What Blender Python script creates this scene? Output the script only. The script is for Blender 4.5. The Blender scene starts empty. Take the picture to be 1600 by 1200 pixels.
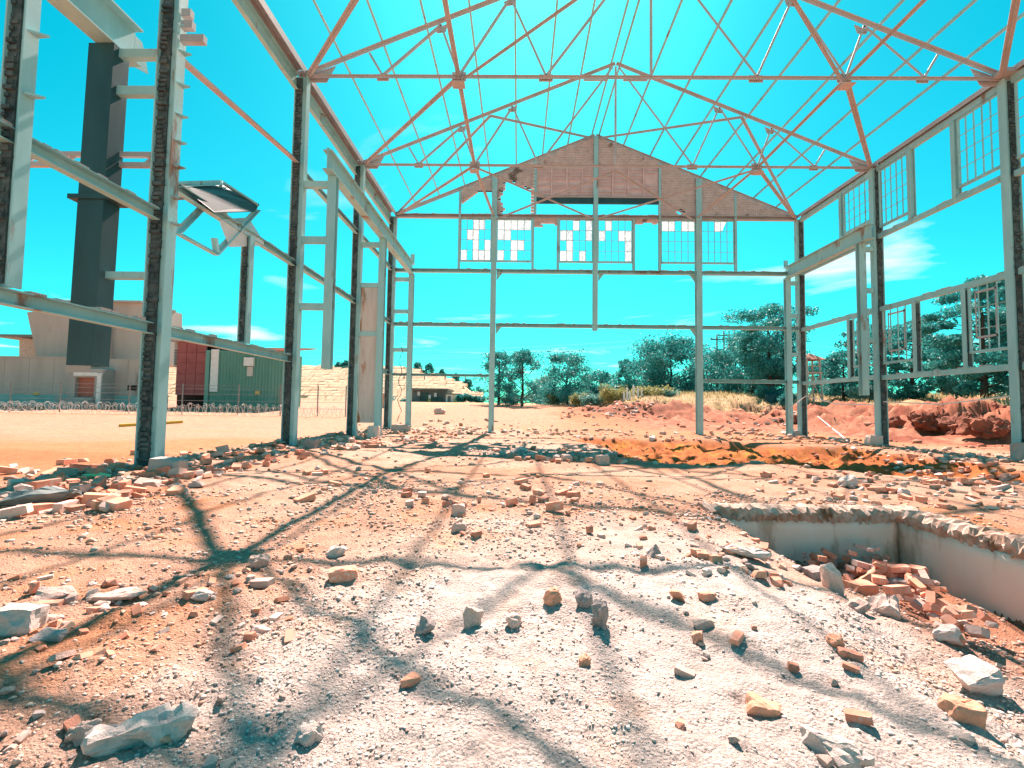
import bpy, bmesh, math, random
import numpy as np
from mathutils import Vector, Matrix
random.seed(7)
rng = np.random.default_rng(11)
SC = bpy.context.scene
COL = SC.collection

# ------------------------------------------------------------------ camera
EYE = 1.2
FPX = 720.0
PITCH, YAW, ROLL = math.atan(37/720), math.radians(.8), math.radians(.8)
cam_d = bpy.data.cameras.new('camera'); cam = bpy.data.objects.new('camera', cam_d); COL.objects.link(cam)
cam_d.sensor_width = 36; cam_d.lens = 36*FPX/1600; cam_d.clip_start = .05; cam_d.clip_end = 3000
cam.matrix_world = (Matrix.Translation((0, 0, EYE)) @ Matrix.Rotation(YAW, 4, 'Z')
                    @ Matrix.Rotation(math.pi/2+PITCH, 4, 'X') @ Matrix.Rotation(ROLL, 4, 'Z'))
SC.camera = cam

# ------------------------------------------------------------------ sky, sun, exposure
SUN = Vector((.46, 9.07, 10.65)).normalized()
SUN_EL = math.asin(SUN.z); SUN_AZ = math.atan2(SUN.x, SUN.y)
world = bpy.data.worlds.new('World'); SC.world = world; world.use_nodes = True
SKY_STRENGTH, EXPO, SUN_POWER = .048, 1.82, 5.0
def build_world():
    nt = world.node_tree; nt.nodes.clear(); L = nt.links.new
    N = nt.nodes.new
    out = N('ShaderNodeOutputWorld'); bg = N('ShaderNodeBackground')
    sky = N('ShaderNodeTexSky'); sky.sky_type = 'NISHITA'; sky.sun_disc = False
    sky.sun_elevation = SUN_EL; sky.sun_rotation = SUN_AZ
    sky.air_density = 1.0; sky.dust_density = .6; sky.ozone_density = 1.0
    # the whole picture is graded towards cyan: hue and tint of the sky itself
    tint = N('ShaderNodeMix'); tint.data_type = 'RGBA'; tint.blend_type = 'MULTIPLY'; tint.inputs[0].default_value = 1
    tint.inputs['B'].default_value = (.17, 1.14, .97, 1)
    L(sky.outputs[0], tint.inputs['A'])
    deep = N('ShaderNodeMix'); deep.data_type = 'RGBA'; deep.blend_type = 'SUBTRACT'; deep.inputs[0].default_value = 1; deep.clamp_result = False
    deep.inputs['B'].default_value = (.33, 0, 0, 1); L(tint.outputs['Result'], deep.inputs['A'])
    pos = N('ShaderNodeMix'); pos.data_type = 'RGBA'; pos.blend_type = 'LIGHTEN'; pos.inputs[0].default_value = 1
    pos.inputs['B'].default_value = (.02, 0, 0, 1); L(deep.outputs['Result'], pos.inputs['A'])
    # thin fair-weather cloud
    tc = N('ShaderNodeTexCoord'); sep = N('ShaderNodeSeparateXYZ'); L(tc.outputs['Generated'], sep.inputs[0])
    zc = N('ShaderNodeMath'); zc.operation = 'MAXIMUM'; zc.inputs[1].default_value = .03; L(sep.outputs['Z'], zc.inputs[0])
    dx = N('ShaderNodeMath'); dx.operation = 'DIVIDE'; L(sep.outputs['X'], dx.inputs[0]); L(zc.outputs[0], dx.inputs[1])
    dy = N('ShaderNodeMath'); dy.operation = 'DIVIDE'; L(sep.outputs['Y'], dy.inputs[0]); L(zc.outputs[0], dy.inputs[1])
    cmb = N('ShaderNodeCombineXYZ'); L(dx.outputs[0], cmb.inputs[0]); L(dy.outputs[0], cmb.inputs[1])
    mp = N('ShaderNodeMapping'); mp.inputs['Location'].default_value = CLOUD_OFF; mp.inputs['Scale'].default_value = (.42, .62, 1)
    L(cmb.outputs[0], mp.inputs[0])
    no = N('ShaderNodeTexNoise'); no.inputs['Scale'].default_value = 1.0; no.inputs['Detail'].default_value = 7; no.inputs['Roughness'].default_value = .55
    no.inputs['Distortion'].default_value = .5
    L(mp.outputs[0], no.inputs['Vector'])
    rp = N('ShaderNodeValToRGB'); rp.color_ramp.elements[0].position = .585; rp.color_ramp.elements[1].position = .76
    L(no.outputs[0], rp.inputs[0])
    mix = N('ShaderNodeMix'); mix.data_type = 'RGBA'; mix.inputs['B'].default_value = (6.6, 7.0, 7.0, 1)
    L(rp.outputs[0], mix.inputs[0]); L(pos.outputs['Result'], mix.inputs['A'])
    L(mix.outputs['Result'], bg.inputs[0]); bg.inputs[1].default_value = SKY_STRENGTH
    L(bg.outputs[0], out.inputs[0])
CLOUD_OFF = (13.51, 2.48, 0)
build_world()
sun_d = bpy.data.lights.new('sun', 'SUN'); sun_d.energy = SUN_POWER; sun_d.angle = math.radians(.5); sun_d.color = (1, .75, .66)
sun = bpy.data.objects.new('sun', sun_d); COL.objects.link(sun)
sun.rotation_euler = SUN.to_track_quat('Z', 'Y').to_euler(); sun.location = (0, 0, 40)
SC.view_settings.view_transform = 'Standard'; SC.view_settings.look = 'None'
SC.view_settings.exposure = EXPO; SC.view_settings.gamma = 1; SC.view_settings.use_curve_mapping = False

# ------------------------------------------------------------------ photo rays (to find where things stand)
_cy, _sy, _cp, _sp = math.cos(YAW), math.sin(YAW), math.cos(PITCH), math.sin(PITCH)
_F = np.array([-_sy*_cp, _cy*_cp, _sp]); _R0 = np.array([_cy, _sy, 0]); _U0 = np.cross(_R0, _F)
_R = math.cos(ROLL)*_R0+math.sin(ROLL)*_U0; _U = -math.sin(ROLL)*_R0+math.cos(ROLL)*_U0
def ray(u, v): return _F+_R*(u-800)/FPX+_U*(600-v)/FPX
def on(u, v, ax, val):
    d = ray(u, v); c = np.array([0, 0, EYE]); i = 'xyz'.index(ax)
    return Vector(c+d*(val-c[i])/d[i])

# ------------------------------------------------------------------ noise and terrain
def _hash(ix, iy, s):
    n = (ix.astype(np.int64)*374761393+iy.astype(np.int64)*668265263+s*982451653) & 0x7fffffff
    n = ((n ^ (n >> 13))*1274126177) & 0x7fffffff
    n = (n ^ (n >> 16)) & 0xffff
    return n/65535.0
def vnoise(x, y, s=0):
    ix = np.floor(x); iy = np.floor(y); fx = x-ix; fy = y-iy
    fx = fx*fx*fx*(fx*(fx*6-15)+10); fy = fy*fy*fy*(fy*(fy*6-15)+10)
    a = _hash(ix, iy, s); b = _hash(ix+1, iy, s); c = _hash(ix, iy+1, s); d = _hash(ix+1, iy+1, s)
    return (a+(b-a)*fx)*(1-fy)+(c+(d-c)*fx)*fy
def fbm(x, y, f, octv=4, s=0, g=.5):
    r = 0; a = 1; t = 0
    for k in range(octv):
        r = r+a*(vnoise(x*f+17.3*k, y*f-9.1*k, s+k)-.5); t += a; a *= g; f *= 2.03
    return r/t*2
def sm(a, b, x):
    t = np.clip((x-a)/(b-a), 0, 1); return t*t*(3-2*t)
XL, XR, XC = -6.33, 13.67, 3.67
Y0, YA, YB, YC, YD = 3.07, 7.9, 12.73, 17.56, 22.39
ZE, ZR = 10.65, 14.8
PIT_Y, PIT_X = 5.72, 4.62
def trench_mask(x, y):
    wob = fbm(x, y, .5, 3, 40)*.9
    dx = np.abs(x-7.3)-4.7; dy = np.abs(y-(13.9-(x-7.3)*.40))-4.3
    d = np.maximum(dx, dy)+wob
    return 1-sm(-.9, .25, d)
def pit_mask(x, y):
    return (1-sm(PIT_Y-.02, PIT_Y+.10, y))*(1-sm(PIT_X, PIT_X+.12, x))
def terrain(x, y):
    x = np.asarray(x, float); y = np.asarray(y, float)
    r = np.hypot(x, y)
    ramp = .0475*np.clip(y-22, 0, 38)
    rx = x-16.3
    b1 = sm(0, 6, rx+fbm(x, y, .35, 3, 5)*1.6)*1.5+sm(7, 24, rx)*1.35
    b2 = (sm(27, 35, y+fbm(x, y, .3, 3, 8)*2)*.75+sm(35, 48, y)*2.1)*sm(4, 13, x)
    bank = np.maximum(b1, b2)*sm(3, 10, y)
    bm = np.clip(bank, 0, 1.3)*np.clip(2.4-bank, 0, 1)
    h = np.maximum(ramp, bank)
    lump = fbm(x, y, .9, 5, 12)
    h = h+bm*np.clip(lump, -.6, 1)*.75
    # deep clods of red earth dug out of the right-hand bank
    clod = sm(17.2, 19.2, x)*(1-sm(25, 28, x))*sm(13, 15, y)*(1-sm(23, 26, y))
    h = h+clod*(np.abs(fbm(x, y, .8, 5, 91))*1.0-.22+fbm(x, y, 2.3, 4, 95)*.34)
    h = h+np.clip(bm, 0, 1)*fbm(x, y, 2.9, 4, 97)*.22
    # debris mound behind the hall
    m = np.exp(-(((x-9.5)/5.2)**2+((y-37)/2.2)**2))
    h = h+m*(.85+.6*fbm(x, y, .7, 5, 33))
    m2 = np.exp(-(((x-12.6)/3.4)**2+((y-39)/2.0)**2)); h = h+m2*.35
    inside = sm(-8.2, -6.4, x)*(1-sm(14.5, 16.5, x))*(1-sm(24, 29, y))
    h = h+inside*(fbm(x, y, .55, 4, 2)*.07+fbm(x, y, 3.1, 4, 3)*.032)
    # rubble ridge along the foot of the left wall
    rd = np.exp(-((x+6.6)/.75)**2)*sm(4, 6, y)*(1-sm(23, 26, y))
    h = h+rd*(.10+.10*fbm(x, y, 1.5, 4, 22))
    # orange trench
    t = trench_mask(x, y)
    h = h-t*(.36+.16*fbm(x, y, 1.1, 5, 51)+.24*fbm(x, y, 3.1, 4, 53))
    # rim rubble right of trench
    # foreground: low dunes of crushed mortar
    fg = 1-sm(3.4, 5.2, r)
    h = h+fg*(fbm(x, y, 1.2, 3, 61)*.05+fbm(x, y, 5, 4, 66)*.034+fbm(x, y, 15, 3, 68)*.012)
    # left foreground edge of the floor slab
    e = (-.62-.42*x)+fbm(x, y, 1.7, 3, 71)*.25
    # pit
    s = np.clip(x-1.75-fbm(x, y, 1.1, 3, 81)*.25, 0, 3.2)
    slope = -.30*s
    edge = -.13*sm(2.35, 2.85, x+fbm(x, y, 4, 3, 83)*.12)*sm(4.3, 5.3, y)
    pile = .34*np.exp(-(((x-4.15)/.55)**2+((y-5.25)/.6)**2))+.12*np.exp(-(((x-4.35)/.35)**2+((y-4.4)/.6)**2))
    fade = sm(-2.5, -.3, y)
    keep = sm(PIT_Y-2.7, PIT_Y-.4, y)*(1-sm(2.2, 2.9, x))
    h = h+pit_mask(x, y)*(slope*(1-.8*keep)+edge+pile)*fade
    return h
class HeightCache:
    def __init__(s, x0, x1, y0, y1, d):
        s.x0, s.y0, s.d = x0, y0, d; s.xs = np.arange(x0, x1+d, d); s.ys = np.arange(y0, y1+d, d)
        X, Y = np.meshgrid(s.xs, s.ys); s.z = terrain(X.ravel(), Y.ravel()).reshape(X.shape)
    def __call__(s, x, y):
        a = np.clip((x-s.x0)/s.d, 0, len(s.xs)-1.001); b = np.clip((y-s.y0)/s.d, 0, len(s.ys)-1.001); i = a.astype(int); j = b.astype(int); a = a-i; b = b-j
        z = s.z; return (z[j, i]*(1-a)+z[j, i+1]*a)*(1-b)+(z[j+1, i]*(1-a)+z[j+1, i+1]*a)*b
HC1 = HeightCache(-6, 7, .4, 9, .03); HC2 = HeightCache(-22, 34, 0, 36, .12); HC3 = HeightCache(-160, 120, -10, 130, .6)
def fast(x, y):
    x = np.asarray(x, float); y = np.asarray(y, float)
    a = (x > -6) & (x < 7) & (y > .4) & (y < 9); b = (x > -22) & (x < 34) & (y > 0) & (y < 36)
    return np.where(a, HC1(x, y), np.where(b, HC2(x, y), HC3(x, y)))
def zt(x, y): return float(fast(np.array([x]), np.array([y]))[0])
def ground_hits(us, vs):
    """where the rays of many photo points meet the terrain"""
    us = np.asarray(us, float); vs = np.asarray(vs, float)
    d = _F[None]+_R[None]*((us-800)/FPX)[:, None]+_U[None]*((600-vs)/FPX)[:, None]
    lo = np.full(len(us), .5); hit = np.full(len(us), np.nan); t = lo.copy(); done = np.zeros(len(us), bool)
    for k in range(420):
        t2 = t*1.013
        z = EYE+d[:, 2]*t2
        below = (z < fast(d[:, 0]*t2, d[:, 1]*t2)) & ~done
        if below.any():
            a = t[below].copy(); b = t2[below].copy(); dd = d[below]
            for _ in range(12):
                mth = (a+b)/2; bl = EYE+dd[:, 2]*mth < fast(dd[:, 0]*mth, dd[:, 1]*mth)
                b = np.where(bl, mth, b); a = np.where(bl, a, mth)
            hit[below] = b; done |= below
        t = t2
        if done.all(): break
    return d*hit[:, None]+np.array([0, 0, EYE])[None], hit
def G(u, v):
    p, t = ground_hits([u], [v]); return Vector(p[0])

# ------------------------------------------------------------------ materials
MATS = {}
def nodes(name):
    m = bpy.data.materials.new(name); m.use_nodes = True; nt = m.node_tree
    return m, nt, nt.nodes['Principled BSDF']
def ramp_node(nt, stops):
    r = nt.nodes.new('ShaderNodeValToRGB'); e = r.color_ramp.elements
    while len(e) < len(stops): e.new(.5)
    for i, (p, c) in enumerate(stops):
        e[i].position = p; e[i].color = (*c, 1) if len(c) == 3 else c
    return r
def noise(nt, scale, detail=5, rough=.55, coord='Object', sc=(1, 1, 1), dist=0):
    tc = nt.nodes.new('ShaderNodeTexCoord'); mp = nt.nodes.new('ShaderNodeMapping'); mp.inputs['Scale'].default_value = sc
    n = nt.nodes.new('ShaderNodeTexNoise'); n.inputs['Scale'].default_value = scale; n.inputs['Detail'].default_value = detail
    n.inputs['Roughness'].default_value = rough; n.inputs['Distortion'].default_value = dist
    nt.links.new(tc.outputs[coord], mp.inputs[0]); nt.links.new(mp.outputs[0], n.inputs['Vector']); return n
def bump(nt, bs, h, strength, dist=.02):
    b = nt.nodes.new('ShaderNodeBump'); b.inputs['Strength'].default_value = strength; b.inputs['Distance'].default_value = dist
    nt.links.new(h, b.inputs['Height']); nt.links.new(b.outputs[0], bs.inputs['Normal'])
def mixc(nt, a, b, fac, mode='MIX'):
    m = nt.nodes.new('ShaderNodeMix'); m.data_type = 'RGBA'; m.blend_type = mode
    for s, v in (('A', a), ('B', b)):
        if isinstance(v, tuple): m.inputs[s].default_value = (*v, 1)
        else: nt.links.new(v, m.inputs[s])
    if isinstance(fac, (int, float)): m.inputs[0].default_value = fac
    else: nt.links.new(fac, m.inputs[0])
    return m.outputs['Result']
def rough_mat(name, c1, c2, scale=3, lo=.35, hi=.65, rough=.85, bumpk=.3, bscale=25, metal=0, c3=None, s3=1.2, t3=.6, sc=(1, 1, 1), rnd=0, coord='Object', bd=.01):
    m, nt, bs = nodes(name); L = nt.links.new
    n = noise(nt, scale, 6, .6, coord, sc)
    r = ramp_node(nt, [(lo, c1), (hi, c2)]); L(n.outputs[0], r.inputs[0]); col = r.outputs[0]
    if c3:
        n3 = noise(nt, s3, 5, .65, coord, sc); r3 = ramp_node(nt, [(t3, (0, 0, 0)), (t3+.08, (1, 1, 1))]); L(n3.outputs[0], r3.inputs[0])
        col = mixc(nt, col, c3, r3.outputs[0])
    if rnd:
        oi = nt.nodes.new('ShaderNodeObjectInfo'); rr = ramp_node(nt, [(0, (1-rnd,)*3), (1, (1+rnd*.8,)*3)])
        L(oi.outputs['Random'], rr.inputs[0]); col = mixc(nt, col, rr.outputs[0], 1.0, 'MULTIPLY')
    L(col, bs.inputs['Base Color']); bs.inputs['Roughness'].default_value = rough; bs.inputs['Metallic'].default_value = metal
    if bumpk:
        nb = noise(nt, bscale, 6, .7, coord); bump(nt, bs, nb.outputs[0], bumpk, bd)
    MATS[name] = m; return m
STEEL = rough_mat('grey_green_paint_on_steel', (.23, .46, .47), (.34, .59, .60), 2.6, .3, .75, .55, .05, 20, 0, (.24, .15, .11), 2.0, .60, (1, 1, .3), coord='Object')
TRUSS = rough_mat('faded_red_oxide_primer', (.33, .34, .34), (.47, .45, .45), 1.6, .3, .7, .6, .03, 20, 0, (.26, .16, .13), 1.6, .70)
DARKST = rough_mat('dark_weathered_steel', (.006, .050, .060), (.016, .082, .094), 1.8, .35, .7, .6, .15, 30, 0, (.03, .03, .026), 1.5, .66, (1, 1, .4))
RUSTPL = rough_mat('rust_streaked_plate', (.46, .41, .37), (.60, .56, .52), 2, .3, .7, .7, .1, 30, 0, (.34, .13, .05), 1.4, .55, (2, 2, .35))
SCAR = rough_mat('black_mortar_scar', (.022, .045, .050), (.13, .17, .17), 6, .35, .75, .95, .5, 40)
BRICKW = rough_mat('old_gable_brick', (.46, .35, .32), (.64, .52, .48), 3.0, .3, .7, .9, .3, 30, 0, (.16, .12, .10), 1.1, .60)
LOUV = rough_mat('faded_pink_louvre', (.56, .39, .37), (.70, .52, .50), 3, .3, .7, .8, .2, 20)
CONC = rough_mat('stained_pale_concrete', (.30, .29, .27), (.42, .40, .37), 1.1, .3, .7, .9, .3, 18, 0, (.28, .22, .17), .8, .62, (1, 1, .5))
CONCB = rough_mat('weathered_concrete_of_bunker', (.34, .31, .28), (.46, .42, .38), .35, .35, .7, .9, .1, 4, 0, (.27, .23, .20), .5, .60, (1.5, 1.5, .25))
TEALP = rough_mat('teal_painted_band', (.16, .36, .35), (.24, .46, .44), .8, .3, .7, .8, .05, 10, 0, (.34, .36, .33), .6, .6)
PLASTER = rough_mat('cream_plaster_of_pit_wall', (.84, .62, .50), (.90, .74, .64), 2.2, .3, .7, .85, .6, 14, 0, (.60, .40, .29), 1.5, .53, (1, 1, .35))
RIM = rough_mat('broken_concrete_rim', (.36, .23, .17), (.60, .45, .37), 9, .35, .65, .95, .7, 30, 0, (.22, .13, .08), 3, .58, bd=.02)
BRICK = rough_mat('loose_red_brick', (.56, .21, .13), (.70, .33, .23), 11, .3, .7, .95, .5, 60, 0, (.55, .44, .37), 9, .57, rnd=.28)
ORBRICK = rough_mat('orange_brick', (.62, .26, .155), (.70, .36, .24), 14, .3, .7, .95, .5, 60, 0, (.58, .44, .34), 8, .66, rnd=.12)
STONE = rough_mat('pale_rubble_stone', (.50, .34, .285), (.68, .50, .43), 13, .3, .7, .95, .8, 30, 0, (.44, .28, .20), 7, .60, rnd=.22)
WHITEST = rough_mat('white_limey_stone', (.58, .46, .41), (.74, .61, .55), 15, .3, .7, .95, .9, 30, 0, (.36, .31, .28), 11, .66, rnd=.08)
GREYST = rough_mat('grey_concrete_lump', (.34, .27, .25), (.50, .41, .38), 16, .3, .7, .95, .9, 30, 0, (.20, .17, .16), 12, .6, rnd=.18)
EARTH = rough_mat('red_earth_clod', (.20, .06, .035), (.33, .12, .07), 5, .3, .7, 1, .8, 18, rnd=.2, bd=.04)
WHITEP = rough_mat('white_paint', (.66, .64, .62), (.78, .77, .75), 3, .3, .7, .7, .05)
REDSHEET = rough_mat('dull_red_sheet_metal', (.27, .06, .06), (.37, .10, .095), 1.2, .3, .7, .7, .05, 20)
REDBRICKF = rough_mat('red_brick_infill', (.33, .10, .075), (.45, .17, .12), 4, .3, .7, .9, .2, 20)
GREENSHEET = rough_mat('green_corrugated_iron', (.085, .25, .20), (.13, .32, .265), .8, .3, .7, .6, .03, 10, 0, (.17, .27, .22), .6, .60, (1, 1, .3))
REDTILE = rough_mat('red_roof_tile', (.50, .19, .13), (.62, .27, .19), 2, .3, .7, .8, .1)
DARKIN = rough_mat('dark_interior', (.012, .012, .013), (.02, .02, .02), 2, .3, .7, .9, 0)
HILLM = rough_mat('ochre_gabion_terrace', (.44, .29, .17), (.66, .48, .31), .9, .3, .7, .95, .4, 3, 0, (.36, .27, .16), .5, .6)
GREYSHED = rough_mat('slate_grey_sheeting', (.10, .125, .125), (.15, .18, .18), .7, .3, .7, .7, .05)
DKGREEN = rough_mat('dark_green_gate_sheet', (.03, .08, .07), (.05, .115, .10), .9, .3, .7, .7, .05)
YELLOW = rough_mat('yellow_painted_timber', (.55, .33, .02), (.66, .42, .05), 4, .3, .7, .7, .1)
PLASTIC = rough_mat('green_plastic_scrap', (.25, .55, .22), (.35, .66, .30), 9, .3, .7, .4, .1)
TARP = rough_mat('grey_tarpaulin', (.10, .13, .13), (.20, .23, .22), 6, .3, .7, .7, .4, 30)
ROPE = rough_mat('pale_rope', (.62, .56, .52), (.74, .68, .64), 9, .3, .7, .9, 0)
WIRE = rough_mat('dull_wire', (.14, .15, .15), (.22, .23, .23), 9, .3, .7, .6, 0)
WOOD = rough_mat('weathered_pole_wood', (.09, .06, .045), (.16, .11, .085), 5, .3, .7, .9, .2, 20)
BARK = rough_mat('tree_bark', (.035, .028, .022), (.075, .06, .048), 5, .3, .7, .95, .4, 12)
TOWERP = rough_mat('pinkish_painted_timber', (.62, .42, .36), (.72, .55, .48), 3, .3, .7, .8, .1)
AMBER = rough_mat('amber_window_blind', (.60, .36, .10), (.68, .43, .15), 3, .3, .7, .5, 0)
def leaf_mat(name, c1, c2):
    m, nt, bs = nodes(name); L = nt.links.new
    n = noise(nt, .9, 4, .6); r = ramp_node(nt, [(.3, c1), (.7, c2)]); L(n.outputs[0], r.inputs[0])
    L(r.outputs[0], bs.inputs['Base Color']); bs.inputs['Roughness'].default_value = .6
    tr = nt.nodes.new('ShaderNodeBsdfTranslucent'); L(r.outputs[0], tr.inputs[0])
    mx = nt.nodes.new('ShaderNodeMixShader'); mx.inputs[0].default_value = .35
    L(bs.outputs[0], mx.inputs[1]); L(tr.outputs[0], mx.inputs[2])
    L(mx.outputs[0], nt.nodes['Material Output'].inputs['Surface']); return m
LEAF = leaf_mat('dark_blue_green_foliage', (.018, .20, .20), (.055, .34, .32))
LEAF2 = leaf_mat('grey_green_foliage', (.08, .25, .23), (.16, .37, .32))
LEAF3 = leaf_mat('olive_scrub_foliage', (.22, .24, .09), (.38, .36, .15))
GRASS = leaf_mat('dry_yellow_grass_blades', (.36, .30, .15), (.52, .43, .24))
def pane_mat():
    m, nt, bs = nodes('whitened_glass'); L = nt.links.new
    n = noise(nt, 3, 5, .6); r = ramp_node(nt, [(.3, (.74, .80, .84)), (.7, (.82, .88, .90))]); L(n.outputs[0], r.inputs[0])
    oi = nt.nodes.new('ShaderNodeObjectInfo'); rr = ramp_node(nt, [(0, (.82, .86, .88)), (.5, (.9, .9, .9)), (1, (1, 1, 1))]); L(oi.outputs['Random'], rr.inputs[0])
    n2 = noise(nt, 9, 5, .7); r2 = ramp_node(nt, [(.42, (.55, .52, .50)), (.56, (1, 1, 1))]); L(n2.outputs[0], r2.inputs[0])
    pc = mixc(nt, mixc(nt, r.outputs[0], rr.outputs[0], 1.0, 'MULTIPLY'), r2.outputs[0], .4, 'MULTIPLY')
    L(pc, bs.inputs['Base Color']); bs.inputs['Roughness'].default_value = .4
    tr = nt.nodes.new('ShaderNodeBsdfTranslucent'); L(pc, tr.inputs[0])
    mx = nt.nodes.new('ShaderNodeMixShader'); mx.inputs[0].default_value = .75
    L(bs.outputs[0], mx.inputs[1]); L(tr.outputs[0], mx.inputs[2])
    L(mx.outputs[0], nt.nodes['Material Output'].inputs['Surface']); return m
PANE = pane_mat()
def soil_mat(name, fine):
    """earth: the albedo zones come from the mesh, grain and relief from noise"""
    m, nt, bs = nodes(name); L = nt.links.new
    at = nt.nodes.new('ShaderNodeAttribute'); at.attribute_name = 'soil'
    col = at.outputs['Color']
    if fine:
        n1 = noise(nt, 62, 7, .82); r1 = ramp_node(nt, [(.33, (.36, .35, .35)), (.46, (.86, .85, .85)), (.56, (1.06, 1.06, 1.06)), (.70, (1.38, 1.36, 1.34))]); L(n1.outputs[0], r1.inputs[0])
        col = mixc(nt, col, r1.outputs[0], 1, 'MULTIPLY')
        n2 = noise(nt, 5, 6, .65); r2 = ramp_node(nt, [(.3, (.80, .77, .75)), (.7, (1.14, 1.13, 1.12))]); L(n2.outputs[0], r2.inputs[0])
        col = mixc(nt, col, r2.outputs[0], 1, 'MULTIPLY')
        v = nt.nodes.new('ShaderNodeTexVoronoi'); v.inputs['Scale'].default_value = 75
        tc = nt.nodes.new('ShaderNodeTexCoord'); L(tc.outputs['Object'], v.inputs['Vector'])
        nb = noise(nt, 28, 8, .75)
        mth = nt.nodes.new('ShaderNodeMath'); mth.operation = 'SUBTRACT'; L(nb.outputs[0], mth.inputs[0])
        ms = nt.nodes.new('ShaderNodeMath'); ms.operation = 'MULTIPLY'; ms.inputs[1].default_value = .35; L(v.outputs['Distance'], ms.inputs[0]); L(ms.outputs[0], mth.inputs[1])
        bump(nt, bs, mth.outputs[0], 1.0, .035)
    L(col, bs.inputs['Base Color']); bs.inputs['Roughness'].default_value = .97; bs.inputs['Specular IOR Level'].default_value = .15
    return m
SOIL = soil_mat('earth_and_crushed_mortar', True)
PEBM = soil_mat('pebbles_of_the_site', False)

# ------------------------------------------------------------------ object helpers
def tag(o, label=None, cat=None, group=None, kind=None):
    if label: o['label'] = label
    if cat: o['category'] = cat
    if group: o['group'] = group
    if kind: o['kind'] = kind
    return o
def empty(name, loc, label, cat, group=None):
    o = bpy.data.objects.new(name, None); COL.objects.link(o); o.location = loc; o.empty_display_size = .3
    return tag(o, label, cat, group)
class MB:
    def __init__(s): s.v = []; s.f = []
    def add(s, vs, fs):
        k = len(s.v); s.v += [tuple(p) for p in vs]; s.f += [tuple(i+k for i in f) for f in fs]; return s
    def box(s, x0, x1, y0, y1, z0, z1):
        return s.add([(x0, y0, z0), (x1, y0, z0), (x1, y1, z0), (x0, y1, z0), (x0, y0, z1), (x1, y0, z1), (x1, y1, z1), (x0, y1, z1)],
                     [(3, 2, 1, 0), (4, 5, 6, 7), (0, 1, 5, 4), (1, 2, 6, 5), (2, 3, 7, 6), (3, 0, 4, 7)])
    def beam(s, p0, p1, rects, up=(0, 0, 1)):
        p0 = Vector(p0); p1 = Vector(p1); d = (p1-p0).normalized(); sd = d.cross(Vector(up)).normalized(); u = sd.cross(d)
        for a0, a1, b0, b1 in rects:
            vs = [p+sd*a+u*b for p in (p0, p1) for a, b in ((a0, b0), (a1, b0), (a1, b1), (a0, b1))]
            s.add(vs, [(0, 1, 2, 3), (7, 6, 5, 4), (0, 4, 5, 1), (1, 5, 6, 2), (2, 6, 7, 3), (3, 7, 4, 0)])
        return s
    def tube(s, pts, r, n=6, r1=None):
        pts = [Vector(p) for p in pts]; k = len(pts); r1 = r if r1 is None else r1; rings = []
        for i, p in enumerate(pts):
            d = (pts[min(i+1, k-1)]-pts[max(i-1, 0)]).normalized()
            a = d.cross(Vector((0, 0, 1)) if abs(d.z) < .95 else Vector((1, 0, 0))).normalized(); b = a.cross(d)
            rr = r+(r1-r)*i/max(1, k-1)
            rings.append([p+(a*math.cos(t*math.tau/n)+b*math.sin(t*math.tau/n))*rr for t in range(n)])
        vs = [q for R_ in rings for q in R_]; fs = []
        for i in range(k-1):
            for t in range(n):
                fs.append((i*n+t, i*n+(t+1) % n, (i+1)*n+(t+1) % n, (i+1)*n+t))
        fs.append(tuple(range(n))[::-1]); fs.append(tuple((k-1)*n+t for t in range(n)))
        return s.add(vs, fs)
    def prism(s, poly, n, d):
        """flat polygon (list of 3-D points) given thickness d along n"""
        n = Vector(n).normalized()*d; k = len(poly); a = [Vector(p) for p in poly]; b = [p+n for p in a]
        return s.add(a+b, [tuple(range(k))[::-1], tuple(range(k, 2*k))]+[(i, (i+1) % k, k+(i+1) % k, k+i) for i in range(k)])
    def build(s, name, mat, parent=None, smooth=False, kind=None, label=None, loc=None):
        me = bpy.data.meshes.new(name); vs = s.v
        org = Vector(loc) if loc is not None else (parent.matrix_world.translation if parent else Vector((0, 0, 0)))
        if parent is not None: org = wloc(parent)
        me.from_pydata([(x-org[0], y-org[1], z-org[2]) for x, y, z in vs], [], s.f); me.update()
        bm = bmesh.new(); bm.from_mesh(me); bmesh.ops.recalc_face_normals(bm, faces=bm.faces); bm.to_mesh(me); bm.free()
        if smooth:
            for p in me.polygons: p.use_smooth = True
        me.materials.append(mat); o = bpy.data.objects.new(name, me); COL.objects.link(o)
        if parent is not None: o.parent = parent
        elif loc is not None: o.location = org
        if kind: o['kind'] = kind
        if label: o['label'] = label
        return o
def wloc(o):
    p = Vector(o.location)
    while o.parent: o = o.parent; p = p+Vector(o.location)
    return p
def link_copy(o, parent=None):
    c = o.copy(); COL.objects.link(c)
    if parent is not None: c.parent = parent
    return c
def Isec(w, h, t=.02): return [(-w/2, w/2, h/2-t, h/2), (-w/2, w/2, -h/2, -h/2+t), (-t/2, t/2, -h/2+t, h/2-t)]
def Csec(w, h, t=.015): return [(-w/2, -w/2+t, -h/2, h/2), (-w/2+t, w/2, h/2-t, h/2), (-w/2+t, w/2, -h/2, -h/2+t)]
def Lsec(w, h, t=.012): return [(-w/2, -w/2+t, -h/2, h/2), (-w/2+t, w/2, -h/2, -h/2+t)]
def Tsec(w, h, t=.014): return [(-w/2, w/2, h/2-t, h/2), (-t/2, t/2, -h/2, h/2-t)]
def Bsec(w, h): return [(-w/2, w/2, -h/2, h/2)]
def rough_up(mb, amp, seed=0):
    r = random.Random(seed); mb.v = [(x+r.uniform(-amp, amp), y+r.uniform(-amp, amp), z+r.uniform(-amp, amp)) for x, y, z in mb.v]; return mb

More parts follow.
